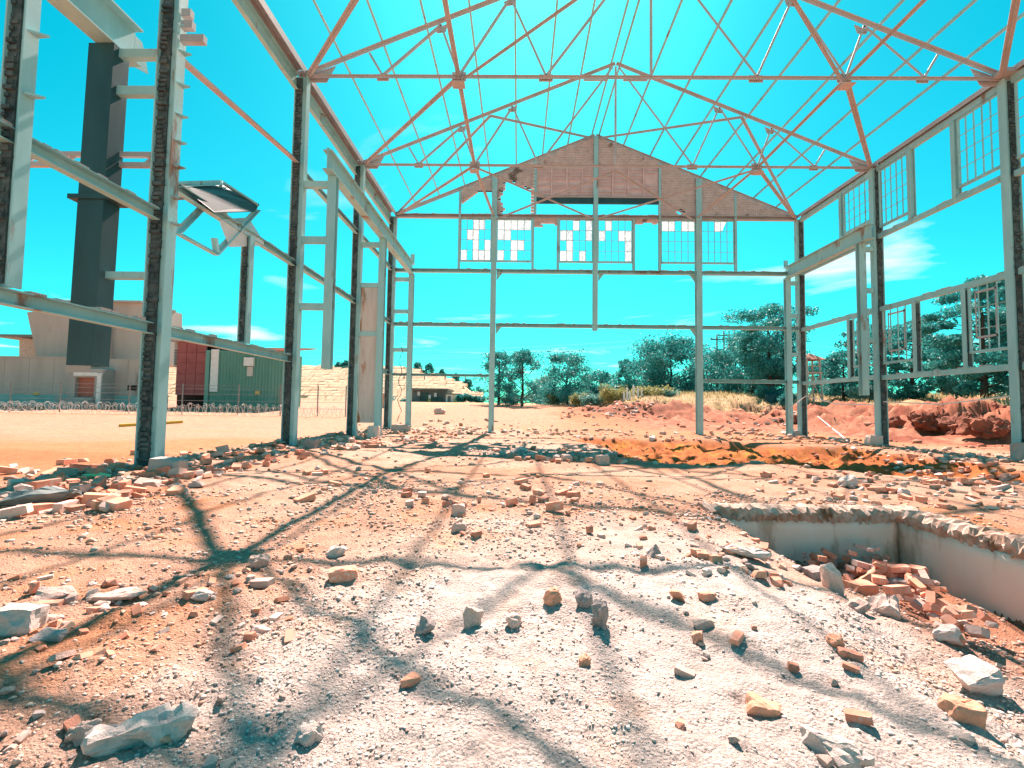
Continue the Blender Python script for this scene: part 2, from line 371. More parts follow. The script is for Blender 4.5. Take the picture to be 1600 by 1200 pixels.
# ------------------------------------------------------------------ the ground sheet
def albedo(x, y, z=None):
    x = np.asarray(x, float); y = np.asarray(y, float); n = len(x)
    def c(*a): return np.tile(np.array(a, float), (n, 1))
    def over(base, col, w): return base*(1-w[:, None])+col*w[:, None]
    n1 = fbm(x, y, .8, 5, 101); n2 = fbm(x, y, 2.7, 4, 111); n3 = fbm(x, y, .22, 4, 121); n4 = fbm(x, y, 9, 3, 131)
    r = np.hypot(x, y)
    out = c(.48, .285, .20)  # pink floor dust
    out = over(out, c(.52, .37, .29), sm(-.1, .5, n1))
    out = over(out, c(.50, .22, .10), sm(.15, .6, n2+n3*.5)*.8)
    out = over(out, c(.60, .43, .35), (1-sm(4, 7, r))*.55)
    # crushed pale mortar in the foreground
    ash = (1-sm(3.2, 5.4, np.hypot(x-.5, y*.95)+n1*1.1))*sm(-2.0, -.7, x+n1*.5+n2*.25+(2.2-y)*.12)
    out = over(out, c(.60, .53, .49), ash*.95)
    out = over(out, c(.52, .40, .33), ash*sm(.1, .55, n1*.8+n2*.5)*.75)
    out = over(out, c(.58, .34, .21), (1-sm(4, 6, r))*sm(.25, .6, n2)*.55*(1-ash*.6))
    out = over(out, c(.56, .25, .12), (1-sm(3, 6, r))*sm(-1.3, -2.2, x+n2*.3)*sm(.0, .45, n1+n4*.3)*.75)
    # floor of pale cement dust further in
    out = over(out, c(.50, .39, .325), sm(5, 8, y)*(1-sm(20, 24, y))*sm(-5.5, -4, x)*(1-sm(6, 9, x))*sm(-.35, .2, n3+n2*.4)*.7)
    out = over(out, c(.47, .215, .115), sm(15, 19, y+n1)*sm(0, 5, x+n1*1.5)*.8)
    # orange yard on the left with a pale vehicle track
    yd = sm(-7.0, -8.6, x+n2*.4)
    out = over(out, c(.54, .245, .13), yd)
    out = over(out, c(.44, .19, .09), yd*sm(.0, .4, fbm(x*.25, y, .5, 4, 141))*.8)
    tr = sm(13.5, 17, y+n3*2-(x+10)*.03)
    out = over(out, c(.49, .315, .24), yd*tr*.85)
    out = over(out, c(.50, .29, .18), yd*sm(.0, .4, fbm(x*.10, y, .7, 5, 146))*tr*.8)
    far = sm(24, 29, y+n1)
    out = over(out, c(.47, .275, .195), far*(1-yd)*(1-sm(2, 8, x+n1*2)))
    out = over(out, c(.44, .19, .10), far*(1-yd)*sm(1, 6, x+n1*2.2))
    # red bank right and behind
    rx = x-15.6+n1*.7
    red = np.maximum(sm(0, .9, rx)*sm(4, 8, y), sm(23.8, 25.5, y+n2*.5)*sm(5, 9, x))
    out = over(out, c(.37, .155, .10), red)
    out = over(out, c(.50, .27, .18), red*sm(.05, .5, n2+n1*.4)*.85)
    out = over(out, c(.22, .065, .045), red*sm(.2, .55, n1-n2*.3)*.7)
    m = np.exp(-(((x-9.5)/5.4)**2+((y-37)/2.6)**2)); out = over(out, c(.30, .13, .09), sm(.25, .6, m)*.9)
    # dry grass beyond
    gr = np.maximum(sm(6.5, 9.5, x-16.3+n1*1.5), sm(36, 40, y+n1*2)*sm(4, 12, x))
    gr = np.maximum(gr, sm(52, 58, y+n1*3)*sm(-18, -10, x))
    out = over(out, c(.42, .34, .21), gr)
    out = over(out, c(.56, .35, .20), gr*sm(.1, .5, n3+n1*.4)*.8)
    # orange trench
    t = trench_mask(x, y); out = over(out, c(.46, .165, .055), sm(.1, .45, t))
    out = over(out, c(.55, .27, .05), sm(.2, .5, t)*sm(.1, .4, n2)*.9)
    out = over(out, c(.36, .115, .05), sm(.2, .5, t)*sm(.0, .5, n1+n2*.6)*.6)
    p = np.exp(-(((x-9.6)/1.3)**2+((y-9.3)/.7)**2)); out = over(out, c(.64, .32, .05), sm(.2, .7, p+n2*.2)*.9)
    # shaded heaps of grey mortar
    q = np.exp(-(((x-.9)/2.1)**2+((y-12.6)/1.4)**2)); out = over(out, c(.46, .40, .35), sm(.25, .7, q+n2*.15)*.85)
    # brick dust in the pit
    pm = pit_mask(x, y)*sm(2.3, 3.2, x); out = over(out, c(.40, .20, .13), pm*.75)
    out = out*(1+.10*n4[:, None]+.10*n2[:, None])
    out = out*(1-(1-ash[:, None])*np.array([0, .085, .14]))
    return np.clip(out, .02, .82)
def set_mesh(me, V, F, cols=None):
    nf = len(F); k = F.shape[1]
    me.vertices.add(len(V)); me.vertices.foreach_set('co', V.astype(np.float32).ravel())
    me.loops.add(nf*k); me.loops.foreach_set('vertex_index', F.astype(np.int32).ravel())
    me.polygons.add(nf); me.polygons.foreach_set('loop_start', np.arange(0, nf*k, k, dtype=np.int32))
    me.polygons.foreach_set('loop_total', np.full(nf, k, np.int32))
    me.update(calc_edges=True)
    if cols is not None:
        a = me.color_attributes.new('soil', 'FLOAT_COLOR', 'POINT')
        a.data.foreach_set('color', np.hstack([cols, np.ones((len(cols), 1))]).astype(np.float32).ravel())
def build_ground():
    th = np.concatenate([np.radians(np.linspace(-64, 64, 660)), np.radians(np.linspace(64, 296, 60))[1:-1]])
    rr = np.concatenate([np.geomspace(.12, 1.1, 26)[:-1], np.geomspace(1.1, 9, 300)[:-1], np.geomspace(9, 60, 190)[:-1], np.geomspace(60, 420, 30)])
    T, Rr = np.meshgrid(th, rr); x = (Rr*np.sin(T)).ravel(); y = (Rr*np.cos(T)).ravel()
    z = terrain(x, y); nt = len(th); nr = len(rr)
    V = np.stack([x, y, z], 1); V = np.vstack([V, [[0, 0, zt(0, 0)]]])
    i = np.arange(nr-1)[:, None]*nt; j = np.arange(nt)[None]; j2 = (j+1) % nt
    F = np.stack([i+j, i+j2, i+nt+j2, i+nt+j], -1).reshape(-1, 4)
    F = F[:, ::-1]
    cols = np.vstack([albedo(x, y), [[.5, .45, .4]]])
    me = bpy.data.meshes.new('ground'); set_mesh(me, V, F, cols)
    me.polygons.foreach_set('use_smooth', np.ones(len(F), bool))
    me.materials.append(SOIL); o = bpy.data.objects.new('ground', me); COL.objects.link(o); o['kind'] = 'structure'
    return o
build_ground()

# ------------------------------------------------------------------ steel skeleton of the hall
FR = empty('factory_skeleton', (XL, YB, 0), 'tall roofless steel skeleton of a factory hall with trusses and a broken brick gable', 'building')
bpy.context.view_layer.update()
def col_base(x, y): return zt(x, y)-.12
def column(x, y, z1=ZE-.02, z0=None, w=.21, h=.36, side=1, scar=0, mat=STEEL, ax=(1, 0, 0)):
    z0 = col_base(x, y) if z0 is None else z0
    m = MB(); m.beam((x, y, z0), (x, y, z1), Isec(w, h, .022), ax)
    o = m.build('column', mat, FR)
    if scar:
        s = MB(); r = random.Random(int(abs(x*10+y*100))); z = max(z0, -.1)+.15
        k_ = h/2-.024; a, b = x-side*k_, x+side*.015; s.box(min(a, b), max(a, b), y-.035, y-.012, max(z0, -.1)+.05, z1-.05)  # thin continuous dark sheet across the outer recess, behind the mortar lumps
        while z < z1-.4:
            d = r.uniform(.04, .085); hgt = r.uniform(.04, .07)
            if r.random() < scar:
                a = x-side*k_; b = x-side*r.uniform(-.03, .02) if r.random() < .7 else x-side*r.uniform(.02, .07)
                s.box(min(a, b), max(a, b), y-d, y-.012, z, z+hgt)
            z += .086
        s.build('mortar_scar', SCAR, o, kind='stuff')
    return o
cols = {}
for nm, y in (('0', Y0), ('A', YA), ('B', YB), ('C', YC), ('D', YD)):
    cols['L'+nm] = column(XL, y, scar=.95 if nm != 'D' else .6, side=1)
for nm, y in (('A', YA), ('B', YB), ('C', YC), ('D', YD)):
    cols['R'+nm] = column(XR, y, scar=.85, side=-1)
# half-bay posts that hang between the rails
column(XL+.02, (Y0+YA)/2, ZE-.3, 2.58, .17, .26, scar=.95); column(XL+.02, (YA+YB)/2+.1, 5.1, 2.58, .15, .22, scar=.95)
column(XL, (YC+YD)/2+.4, 5.22, 2.9, .15, .22, scar=.9)
# gable posts
gp = []
for x, w, z0, z1 in ((-1.3, .26, None, 12.7), (3.7, .22, 5.02, 14.75), (8.75, .28, None, 12.6)):
    gp.append(column(x, YD, z1, z0, w, .26, ax=(0, 1, 0)))
for x, z0, z1 in ((-3.02, 8.0, 11.95), (.62, 8.0, 10.6), (.72, 10.85, 13.5), (1.86, 8.0, 10.6), (5.58, 8.0, 10.6), (6.86, 8.0, 13.4), (10.56, 8.0, 11.8)):
    column(x, YD, z1, z0, .11, .14, ax=(0, 1, 0))
# girts ("wall rails") along the side walls
def rail(p0, p1, w=.14, h=.2, mat=STEEL, sec=Csec, name='wall_rail', jag=0):
    m = MB(); m.beam(p0, p1, sec(w, h)); o = m.build(name, mat, FR)
    if jag:        # crumbs of brickwork still sticking to the top flange
        r = random.Random(int(abs(p0[0]*7+p0[1]*13+p0[2]*17)*10)); s = MB(); p0 = Vector(p0); p1 = Vector(p1); n = int((p1-p0).length/.16)
        ax = 0 if abs((p1-p0).x) > abs((p1-p0).y) else 1
        for i in range(n):
            if r.random() < jag:
                q = p0.lerp(p1, (i+.5)/n); a = r.uniform(.05, .11); b = r.uniform(.03, w*.4); t = r.uniform(.015, .05)
                dx, dy = (a, b) if ax == 0 else (b, a)
                s.box(q.x-dx, q.x+dx, q.y-dy, q.y+dy, q.z+h/2+.003, q.z+h/2+t)
        if s.v: s.build('mortar_crumbs', BRICKW, o, kind='stuff')
    return o
g = .19
for z, y0, y1 in ((2.48, Y0, YA), (2.48, YA, YB), (4.48, Y0, YA), (5.16, YA, YB), (5.2, YB, YC), (5.3, YC, YD), (7.92, YB, YC), (7.95, YC, YD), (2.82, YC, YD)):
    rail((XL-.02, y0+g*.6, z), (XL-.02, y1-g*.6, z), .13, .2 if z < 5 else .17, jag=.5)
rail((XL-.02, YA+.1, 7.62), (XL-.02, YB-.12, 8.12), .15, .16, TRUSS, Lsec)
for z, y0, y1, h in ((5.12, YA, YB, .17), (5.12, YB, YC, .17), (5.15, YC, YD, .17), (2.5, YA, YB, .17), (2.52, YB, YC, .17), (2.56, YC, YD, .17), (7.86, YA, YB, .16), (7.92, YB, YC, .16), (7.9, YC, YD, .16)):
    rail((XR+.02, y0+g*.6, z), (XR+.02, y1-g*.6, z), .13, h, jag=.35)
# eave beams: channel on top, deep web plate hanging below it
for y0, y1 in ((Y0, YA), (YA, YB), (YB, YC), (YC, YD)):
    m = MB(); m.beam((XL, y0+.02, ZE+.1), (XL, y1-.02, ZE+.1), [(-.13, .13, .08, .1), (-.13, -.112, -.1, .08), (.112, .13, -.1, .08)])
    o = m.build('eave_beam', TRUSS, FR)
    m = MB(); m.beam((XL-.12, y0+.12, ZE-.26), (XL-.12, y1-.12, ZE-.26), Csec(.12, .42, .02)); m.build('web_plate', STEEL, o)
    m = MB(); r = random.Random(int(y0*10))
    for k in range(9):
        yy = r.uniform(y0+.3, y1-.3); m.box(XL-.13, XL-.02, yy, yy+r.uniform(.15, .5), ZE+.204, ZE+.204+r.uniform(.02, .07))
    m.build('mortar_crumbs', BRICKW, o, kind='stuff')
for y0, y1 in ((YA, YB), (YB, YC), (YC, YD)):
    m = MB(); m.beam((XR, y0+.02, ZE+.1), (XR, y1-.02, ZE+.1), [(-.12, .12, .05, .07), (-.12, -.10, -.08, .05), (.10, .12, -.08, .05)])
    o = m.build('eave_beam', TRUSS, FR)
    m = MB(); m.beam((XR+.03, y0+.12, ZE-.1), (XR+.03, y1-.12, ZE-.1), Csec(.12, .2, .02)); m.build('web_plate', STEEL, o)
    m = MB(); r = random.Random(int(y0*10)+3)
    for k in range(6):
        yy = r.uniform(y0+.3, y1-.3); m.box(XR+.0, XR+.12, yy, yy+r.uniform(.15, .5), ZE+.174, ZE+.174+r.uniform(.02, .08))
    m.build('mortar_crumbs', BRICKW, o, kind='stuff')

# roof trusses: chords and rafters, web members and gussets
SL = (ZR-ZE)/10.0
def rz(r): return ZE+(10-abs(r))*SL
def truss(y):
    m = MB(); m.beam((XL+.1, y, ZE), (XR-.1, y, ZE), Tsec(.10, .08))
    for s in (-1, 1):
        m.beam((XC+s*9.9, y, ZE+.06), (XC+s*.02, y, ZR), Tsec(.15, .10))
    o = m.build('roof_truss', TRUSS, FR)
    for s in (-1, 1):
        for b, t in ((7.7, 8.1), (7.7, 6.05), (5.5, 6.05), (5.5, 4.05), (3.0, 4.05), (3.0, .12)):
            q = MB(); q.beam((XC+s*b, y+.02, ZE+.05), (XC+s*t, y+.02, rz(t)-.07), Lsec(.062, .062), (0, 1, 0)); q.build('web_member', TRUSS, o)
        for b, w, h in ((7.7, .17, .13), (5.5, .2, .2), (3.0, .2, .14)):
            q = MB(); q.box(XC+s*b-w, XC+s*b+w, y+.062, y+.078, ZE-.07, ZE+h); q.build('gusset_plate', TRUSS, o)
        for t in (6.05, 4.05):
            q = MB(); q.prism([(XC+s*(t-.2), y+.1, rz(t-.2)-.03), (XC+s*(t+.2), y+.1, rz(t+.2)-.03), (XC+s*(t+.12), y+.1, rz(t)-.24), (XC+s*(t-.12), y+.1, rz(t)-.2)], (0, 1, 0), .016); q.build('gusset_plate', TRUSS, o)
        q = MB(); q.prism([(XC+s*10.0, y+.1, ZE-.1), (XC+s*9.35, y+.1, ZE-.1), (XC+s*9.1, y+.1, rz(9.1)+.02), (XC+s*9.9, y+.1, ZE+.12)], (0, 1, 0), .016); q.build('gusset_plate', TRUSS, o)
    q = MB(); q.beam((XC, y+.04, ZE), (XC, y+.04, ZR-.1), Lsec(.08, .08), (0, 1, 0)); q.build('web_member', TRUSS, o)
    for s in (-1, 1):
        q = MB(); q.beam((XC+s*1.25, y+.04, rz(1.25)-.1), (XC+s*.3, y+.04, rz(1.25)-.1), Lsec(.07, .07), (0, 0, 1)); q.build('web_member', TRUSS, o)
    return o
for y in (YA, YB, YC): truss(y)
# gable rafters and horizontal beams of the end wall
m = MB()
for s in (-1, 1): m.beam((XC+s*9.9, YD, ZE+.06), (XC+s*.02, YD, ZR), Tsec(.16, .16))
m.build('gable_rafter', TRUSS, FR)
def hbeam(x0, x1, z, h, mat=STEEL, jag=.5, w=.18): return rail((x0, YD-.02, z), (x1, YD-.02, z), w, h, mat, Csec, 'wall_rail', jag)
for x0, x1 in ((XL+.12, -1.45), (-1.15, 3.57), (3.83, 8.59), (8.91, XR-.12)):
    hbeam(x0, x1, ZE, .18, TRUSS, .6); hbeam(x0, x1, 7.9, .17, STEEL, .45); hbeam(x0, x1, 5.22, .17, STEEL, .4)
hbeam(8.91, XR-.12, 2.62, .17, STEEL, .1); hbeam(XL+.12, -1.45, 2.74, .12, STEEL, .1)
o = MB()
for i in range(5): o.box(-5.6+i*1.0, -5.56+i*1.0, YD-.06, YD-.02, 2.50, 2.68)
o.build('rail_peg', WIRE, FR)
for x in (-1.3, 3.7, 8.75):         # knee brackets under the rails
    for z in (7.81, 5.13):
        if x == 3.7 and z < 6: continue
        s = 1 if x < 8 else -1
        q = MB(); q.prism([(x+s*.16, YD+.02, z), (x+s*.42, YD+.02, z), (x+s*.16, YD+.02, z-.36)], (0, 1, 0), .02); q.build('knee_bracket', STEEL, FR)
# horizontal bracing in the plane of the bottom chords, ties and roof bracing
def brace(p0, p1, w=.16, h=.08, mat=TRUSS, name='roof_brace'):
    q = MB(); q.beam(p0, p1, Tsec(w, h)); return q.build(name, mat, FR)
zb = ZE-.02
NL, NR = XC-5.45, XC+5.55
def nod(y, s): return (XC+s*5.5 if y != YD else XC+s*5.0, y, zb)
seq = [Y0, YA, YB, YC, YD]
for y0, y1 in ((YA, YB), (YB, YC), (YC, YD)):
    for s in (-1, 1):
        brace(nod(y0, s), nod(y1, s), .13, .05, name='longitudinal_tie')
        brace((XC+s*9.85, y1, zb+.01), (nod(y0, s)[0], y0, zb+.01), .15, .05)
    if y0 in (YA, YC):
        for s in (-1, 1):
            brace((XC+s*5.4, y0 if y0 == YC else y1, zb-.09), (XC, y1 if y0 == YC else y0, zb-.09), .09, .06); brace((XC, y0, zb-.17), (nod(y1, s)[0], y1, zb-.17), .09, .07) if y0 == YC else None
for s in (-1, 1):
    brace((XC+s*4.9, YC, rz(4.9)-.12), (XC+s*.15, YD, ZR-.12), .10, .08); brace((XC+s*4.9, YC, rz(4.9)-.12), (XC+s*9.8, YD, ZE+.1), .12, .08)
    for y in (YB, YC, YA):
        q = MB(); q.box(XC+s*5.5-.18, XC+s*5.5+.18, y-.16, y+.16, ZE-.235, ZE-.215); q.build('gusset_plate', TRUSS, FR)
for x in (-5.2, -4.05, -2.8, -1.55, -.25, 1.05, 2.3, 3.5, 3.86, 5.08, 6.39, 7.61, 8.87, 10.15, 11.46, 12.55):
    z = rz(x-XC)+.125
    q = MB(); q.beam((x, YA-.3, z), (x, YD+.1, z), Lsec(.06, .07)); q.build('purlin', STEEL, FR)

# crane runways inside the hall
XCL, XCR = -5.34, 13.05
def crane_col(x, y, z0, s):
    z0 = col_base(x, y) if z0 is None else z0
    m = MB(); m.beam((x, y, z0), (x, y, 7.67), Isec(.24, .22, .02), (0, 1, 0)); o = m.build('crane_column', STEEL, FR)
    for z in (3.95, 5.85, 7.45):
        if z < z0+.1: continue
        a = x-s*.112; b = (XL+.182) if s > 0 else (XR-.182)
        q = MB(); q.box(min(a, b), max(a, b), y-.07, y+.07, z-.09, z+.09); q.build('batten', STEEL, o)
    return o
crane_col(XCL, YB, 2.2, 1); cc = crane_col(XCL, YC, None, 1); crane_col(XCL, YD, None, 1)
crane_col(XCR, YD, None, -1); crane_col(XCR, YC, 1.85, -1)
q = MB(); q.box(XL+.20, XCL-.13, YC-.035, YC-.015, .55, 5.75); q.build('cover_plate', RUSTPL, FR, label='rust streaked pale cover plate between two columns')
for x, y0, y1 in ((XCL, YB-.45, YD+.1), (XCR, YC-.55, YD+.1)):
    m = MB(); m.beam((x, y0, 7.96), (x, y1, 7.96), Isec(.26, .56, .028)); o = m.build('crane_beam', STEEL, FR)
    q = MB(); q.beam((x, y0, 8.265), (x, y1, 8.265), Tsec(.10, .045)); q.build('crane_rail', STEEL, o)
    q = MB(); q.box(x-.1, x+.1, y1-.03, y1, 8.29, 8.75) if x < 0 else q.box(x-.1, x+.1, y1-.03, y1, 8.29, 8.6); q.build('end_stop', STEEL, o)
# gusset block on the top of the near right column
q = MB(); q.beam((XR, YB-.32, ZE+.02), (XR, YB+.3, ZE+.02), [(-.42, .3, -.02, .1)]); q.build('bearing_plate', TRUSS, FR)

# ------------------------------------------------------------------ windows
def window(x0, x1, z0, z1, white, axis='x', pos=YD, cols_=5, rows=4, label=None):
    """axis x: in the end wall; axis y: in a side wall"""
    P = (lambda a, d, z: (a, pos+d, z)) if axis == 'x' else (lambda a, d, z: (pos+d, a, z))
    def bx(m, a0, a1, d0, d1, c0, c1):
        p = P(a0, d0, c0); q = P(a1, d1, c1); m.box(min(p[0], q[0]), max(p[0], q[0]), min(p[1], q[1]), max(p[1], q[1]), c0, c1)
    m = MB(); t = .045
    bx(m, x0, x1, -.04, .04, z0-.08, z0); bx(m, x0, x1, -.03, .03, z1, z1+t); bx(m, x0-.0, x0+t*.7, -.03, .03, z0, z1); bx(m, x1-t*.7, x1, -.03, .03, z0, z1)
    w = m.build('window', STEEL, FR, label=label); W = (x1-x0-t*1.4)/cols_; H = (z1-z0)/rows; xa = x0+t*.7; b = .014
    for i in range(1, cols_):
        q = MB(); bx(q, xa+i*W-b/2*1.6, xa+i*W+b/2*1.6, -.016, .016, z0, z1); q.build('glazing_bar', STEEL, w)
    for j in range(1, rows):
        q = MB(); bx(q, xa, x1-t*.7, -.012, .012, z0+j*H-b/2, z0+j*H+b/2); q.build('glazing_bar', STEEL, w)
    for j, row in enumerate(white):
        for i, c in enumerate(row):
            if c == '1':
                q = MB(); bx(q, xa+i*W+b*.9, xa+(i+1)*W-b*.9, -.004, .004, z1-(j+1)*H+b*.7, z1-j*H-b*.7); q.build('pane', PANE, w)
            if c == 'b':
                a0, a1, c0, c1 = xa+i*W+b*.9, xa+(i+1)*W-b*.9, z1-(j+1)*H+b*.7, z1-j*H-b*.7
                q = MB(); q.prism([P(a0, 0, c0+.02), P(a0+.08, 0, c0+.05), P(a0+.13, 0, c0+.2), P(a0+.2, 0, c0+.36), P(a1, 0, c1), P(a0, 0, c1)], P(0, 1, 0) if axis == 'x' else (1, 0, 0), .006) if axis != 'x' else q.prism([P(a0, 0, c0+.02), P(a0+.08, 0, c0+.05), P(a0+.13, 0, c0+.2), P(a0+.2, 0, c0+.36), P(a1, 0, c1), P(a0, 0, c1)], (0, 1, 0), .006)
                q.build('pane', PANE, w, label='broken pane with a curved shard left')
    return w
zw0, zw1 = 8.45, 10.5
window(-2.96, -1.44, zw0, zw1, ['00110', '01100', '00101', '10111'])
window(-1.16, .55, zw0, zw1, ['11111', '11000', '00110', '10100'])
window(1.93, 3.57, zw0, zw1, ['00101', '11001', '01000', '11010'])
window(3.83, 5.51, zw0, zw1, ['01000', '10011', '00001', '00001'])
window(6.93, 8.6, zw0, zw1, ['11011', '00000', '00000', '00000'])
window(8.9, 10.49, zw0, zw1, ['001b0', '00000', '00000', '00000'])
def side_post(y, z0, z1, scar=0):
    column(XR, y, z1, z0, .13, .2, side=-1, scar=scar)
B3 = (YC-YB)/3
for yy0, full in ((YA, 1), (YB, 1), (YC, 0)):
    ya, yb = yy0+B3*.98, yy0+B3*2.0
    yend = yy0+B3*3
    for y in ((ya, yb) if full else (ya+.25-B3*.0,)):
        side_post(y, 7.98, ZE-.2)
    if full:
        window(yy0+.2, ya-.08, 8.3, 10.38, [], 'y', XR); window(yb+.08, yend-.2, 8.3, 10.38, [], 'y', XR)
    else:
        window(yy0+.2, ya+.17, 8.75, 10.38, [], 'y', XR)
for yy0, full in ((YA, 1), (YB, 1), (YC, 0)):
    ya, yb = yy0+B3*.88, yy0+B3*1.98
    for y in ((ya, yb) if full else (ya+.1,)): side_post(y, 2.6, 5.03, .7)
    yend = yy0+B3*3
    wn = [(yy0+.2, ya-.08)]+([(yb+.08, yend-.2)] if full else [])
    for a, b in wn:
        w = window(a, b, 3.1, 5.02, [], 'y', XR, 4, 3)
        q = MB(); o = .03
        for c0, c1, e0, e1 in ((.25, .78, 0, .03), (.25, .78, .97, 1.0)):
            q.box(XR-.06, XR-.034, a+(b-a)*c0, a+(b-a)*c1, 3.45+1.4*e0-.01, 3.45+1.4*e1+.01)
        for c in (.25, .76): q.box(XR-.06, XR-.036, a+(b-a)*c, a+(b-a)*(c+.02), 3.44, 4.9)
        q.build('casement', TRUSS, w)

# ------------------------------------------------------------------ brick gable, brick by brick
def in_poly(x, z, poly):
    c = False; n = len(poly)
    for i in range(n):
        x1, z1 = poly[i]; x2, z2 = poly[(i+1) % n]
        if (z1 > z) != (z2 > z) and x < (x2-x1)*(z-z1)/(z2-z1)+x1: c = not c
    return c
def z5(a, b): p = on(560+a/4, 180+b/4, 'y', YD); return (p.x, p.z)
def z6(a, b): p = on(920+a/4.21, 180+b/4.21, 'y', YD); return (p.x, p.z)
holes = [[z5(*p) for p in ((640, 560), (660, 530), (690, 512), (735, 478), (775, 474), (830, 476), (848, 520), (848, 640), (630, 640))],
         [z5(*p) for p in ((885, 640), (915, 575), (890, 560), (888, 500), (905, 470), (925, 403), (985, 415), (1015, 440), (1085, 458), (1085, 640))],
         [z6(*p) for p in ((578, 622), (592, 616), (612, 622), (616, 640), (606, 655), (584, 652))],
         [(.66, 13.28), (6.9, 13.28), (6.9, 10.70), (.66, 10.70)]]
def brick_field(x0, x1, z0, z1, y0, y1, inside, seed, mortar=.012, bl=.23, bh=.086):
    r = random.Random(seed); m = MB(); z = z0; k = 0
    while z < z1:
        x = x0-(bl/2 if k % 2 else 0)
        while x < x1:
            a = max(x, x0); b = min(x+bl-mortar, x1)
            if b-a > .05 and inside((a+b)/2, z+bh/2):
                j = r.uniform(-.008, .008); m.box(a, b, y0+j, y1+j*.5, z, z+bh-mortar)
            x += bl
        z += bh; k += 1
    return m
def in_gable(x, z):
    if z > rz(x-XC)-.035: return False
    if x < -2.95: return False
    for h in holes:
        if in_poly(x, z, h): return False
    for px, w in ((-1.3, .03), (3.7, .03), (8.75, .03), (-3.02, .02), (10.56, .0), (6.86, .0), (.7, .0)):
        if abs(x-px) < w: return False
    return True
GB = brick_field(-2.95, XR-.4, ZE+.10, ZR, YD-.05, YD+.12, in_gable, 5).build('gable_wall', BRICKW, FR, kind='stuff', label='broken pale brick gable with ragged holes')
# thin mortar bed behind the face so that the joints are recessed
def mortar(x, z): return in_gable(x, z)
mm = brick_field(-2.95, XR-.4, ZE+.10, ZR, YD-.03, YD+.10, lambda x, z: in_gable(x-.1, z) and in_gable(x+.1, z), 6, 0.0)
mm.build('mortar_bed', CONC, GB, kind='stuff')
lv = MB(); lv.box(.78, 3.58, YD+.02, YD+.06, 11.72, 13.22); lv.box(3.82, 6.8, YD+.02, YD+.06, 11.72, 13.22); LVO = lv.build('louvre_panel', LOUV, FR)
r = random.Random(3)
for i in range(1, 8):
    x = .76+i*.757
    if abs(x-3.7) < .2: continue
    q = MB(); q.box(x-.035, x+.035, YD-.06, YD-.02, 11.72, 13.22); q.build('batten', LOUV, LVO)
for j in range(9):
    for x0, x1 in ((.78, 3.58), (3.82, 6.8)):
        x = x0
        while x < x1-.05:
            e = min(x+.757, x1)
            if r.random() < .8:
                z = 11.76+j*.163; dz = r.uniform(-.02, .02)
                q = MB(); q.prism([(x, YD+.018, z+.11), (e, YD+.018, z+.11+dz), (e, YD-.018, z+dz), (x, YD-.018, z)], (0, 0, 1), .016); q.build('louvre_slat', LOUV, LVO)
            x = e
q = MB(); q.box(.66, 6.86, YD-.08, YD+.1, 11.64, 11.70); q.build('lintel', TRUSS, FR); q = MB(); q.box(.66, 6.86, YD-.02, YD+.1, 11.36, 11.637); q.build('lintel', DARKST, FR)
q = brick_field(.66, 1.85, 10.18, 10.56, YD-.05, YD+.1, lambda x, z: not (x > 1.0 and x < 1.7 and z < 10.36 and z < 10.5), 8); q.build('brick_remnant', BRICKW, FR, kind='stuff')
q = brick_field(5.6, 6.8, 10.36, 10.56, YD-.05, YD+.1, lambda x, z: z > 10.45 or x < 6.1 or x > 6.6, 9); q.build('brick_remnant', BRICKW, FR, kind='stuff')

# ------------------------------------------------------------------ outside the left wall: hanging crane post, girder, trussed rail, torn canopy
q = MB(); q.beam((-7.5, YA, 1.82), (-7.46, YA, 7.55), [(-.23, .23, .13, .16), (-.23, .23, -.16, -.13), (-.02, .02, -.13, .13), (-.23, -.2, -.13, .13)], (0, 1, 0))
hp = q.build('hanging_post', DARKST, FR, label='dark box post hanging outside the left wall')
q = MB(); q.box(-7.86, -7.05, YA-.2, YA+.2, 4.72, 4.80); q.build('collar_plate', DARKST, hp)
q = MB(); q.box(-7.74, -7.30, YA-.161, YA-.155, 1.70, 1.815); q.build('end_plate', CONC, hp)
q = MB(); q.beam((-7.42, Y0-.4, 7.93), (-7.42, YA+.45, 7.93), Isec(.34, .72, .03)); gd = q.build('outside_girder', STEEL, FR)
q = MB(); q.prism([(-7.42-.012, YA+.46, 7.6), (-7.42-.012, YA+.8, 7.7), (-7.42-.012, YA+.62, 8.2), (-7.42-.012, YA+.46, 8.2)], (1, 0, 0), .024); q.build('torn_flange', STEEL, gd)
for z, h in ((7.45, .15), (6.76, .16), (3.42, .12)):
    q = MB(); q.box(-7.24, XL-.19, YA-.06, YA+.06, z-h/2, z+h/2); q.build('strut', STEEL, FR)
lb = MB()
for dz in (-.09, .1): lb.beam((-15, YA+.12, 5.57+dz), (XL-.1, YA+.12, 5.57+dz), Bsec(.07, .085))
LB = lb.build('trussed_rail', TRUSS, FR)
for i in range(12):
    x = -14.7+i*.72; q = MB(); q.beam((x, YA+.12, 5.52), (x+.12, YA+.12, 5.63), Bsec(.05, .03), (0, 1, 0)); q.build('lacing_bar', TRUSS, LB)
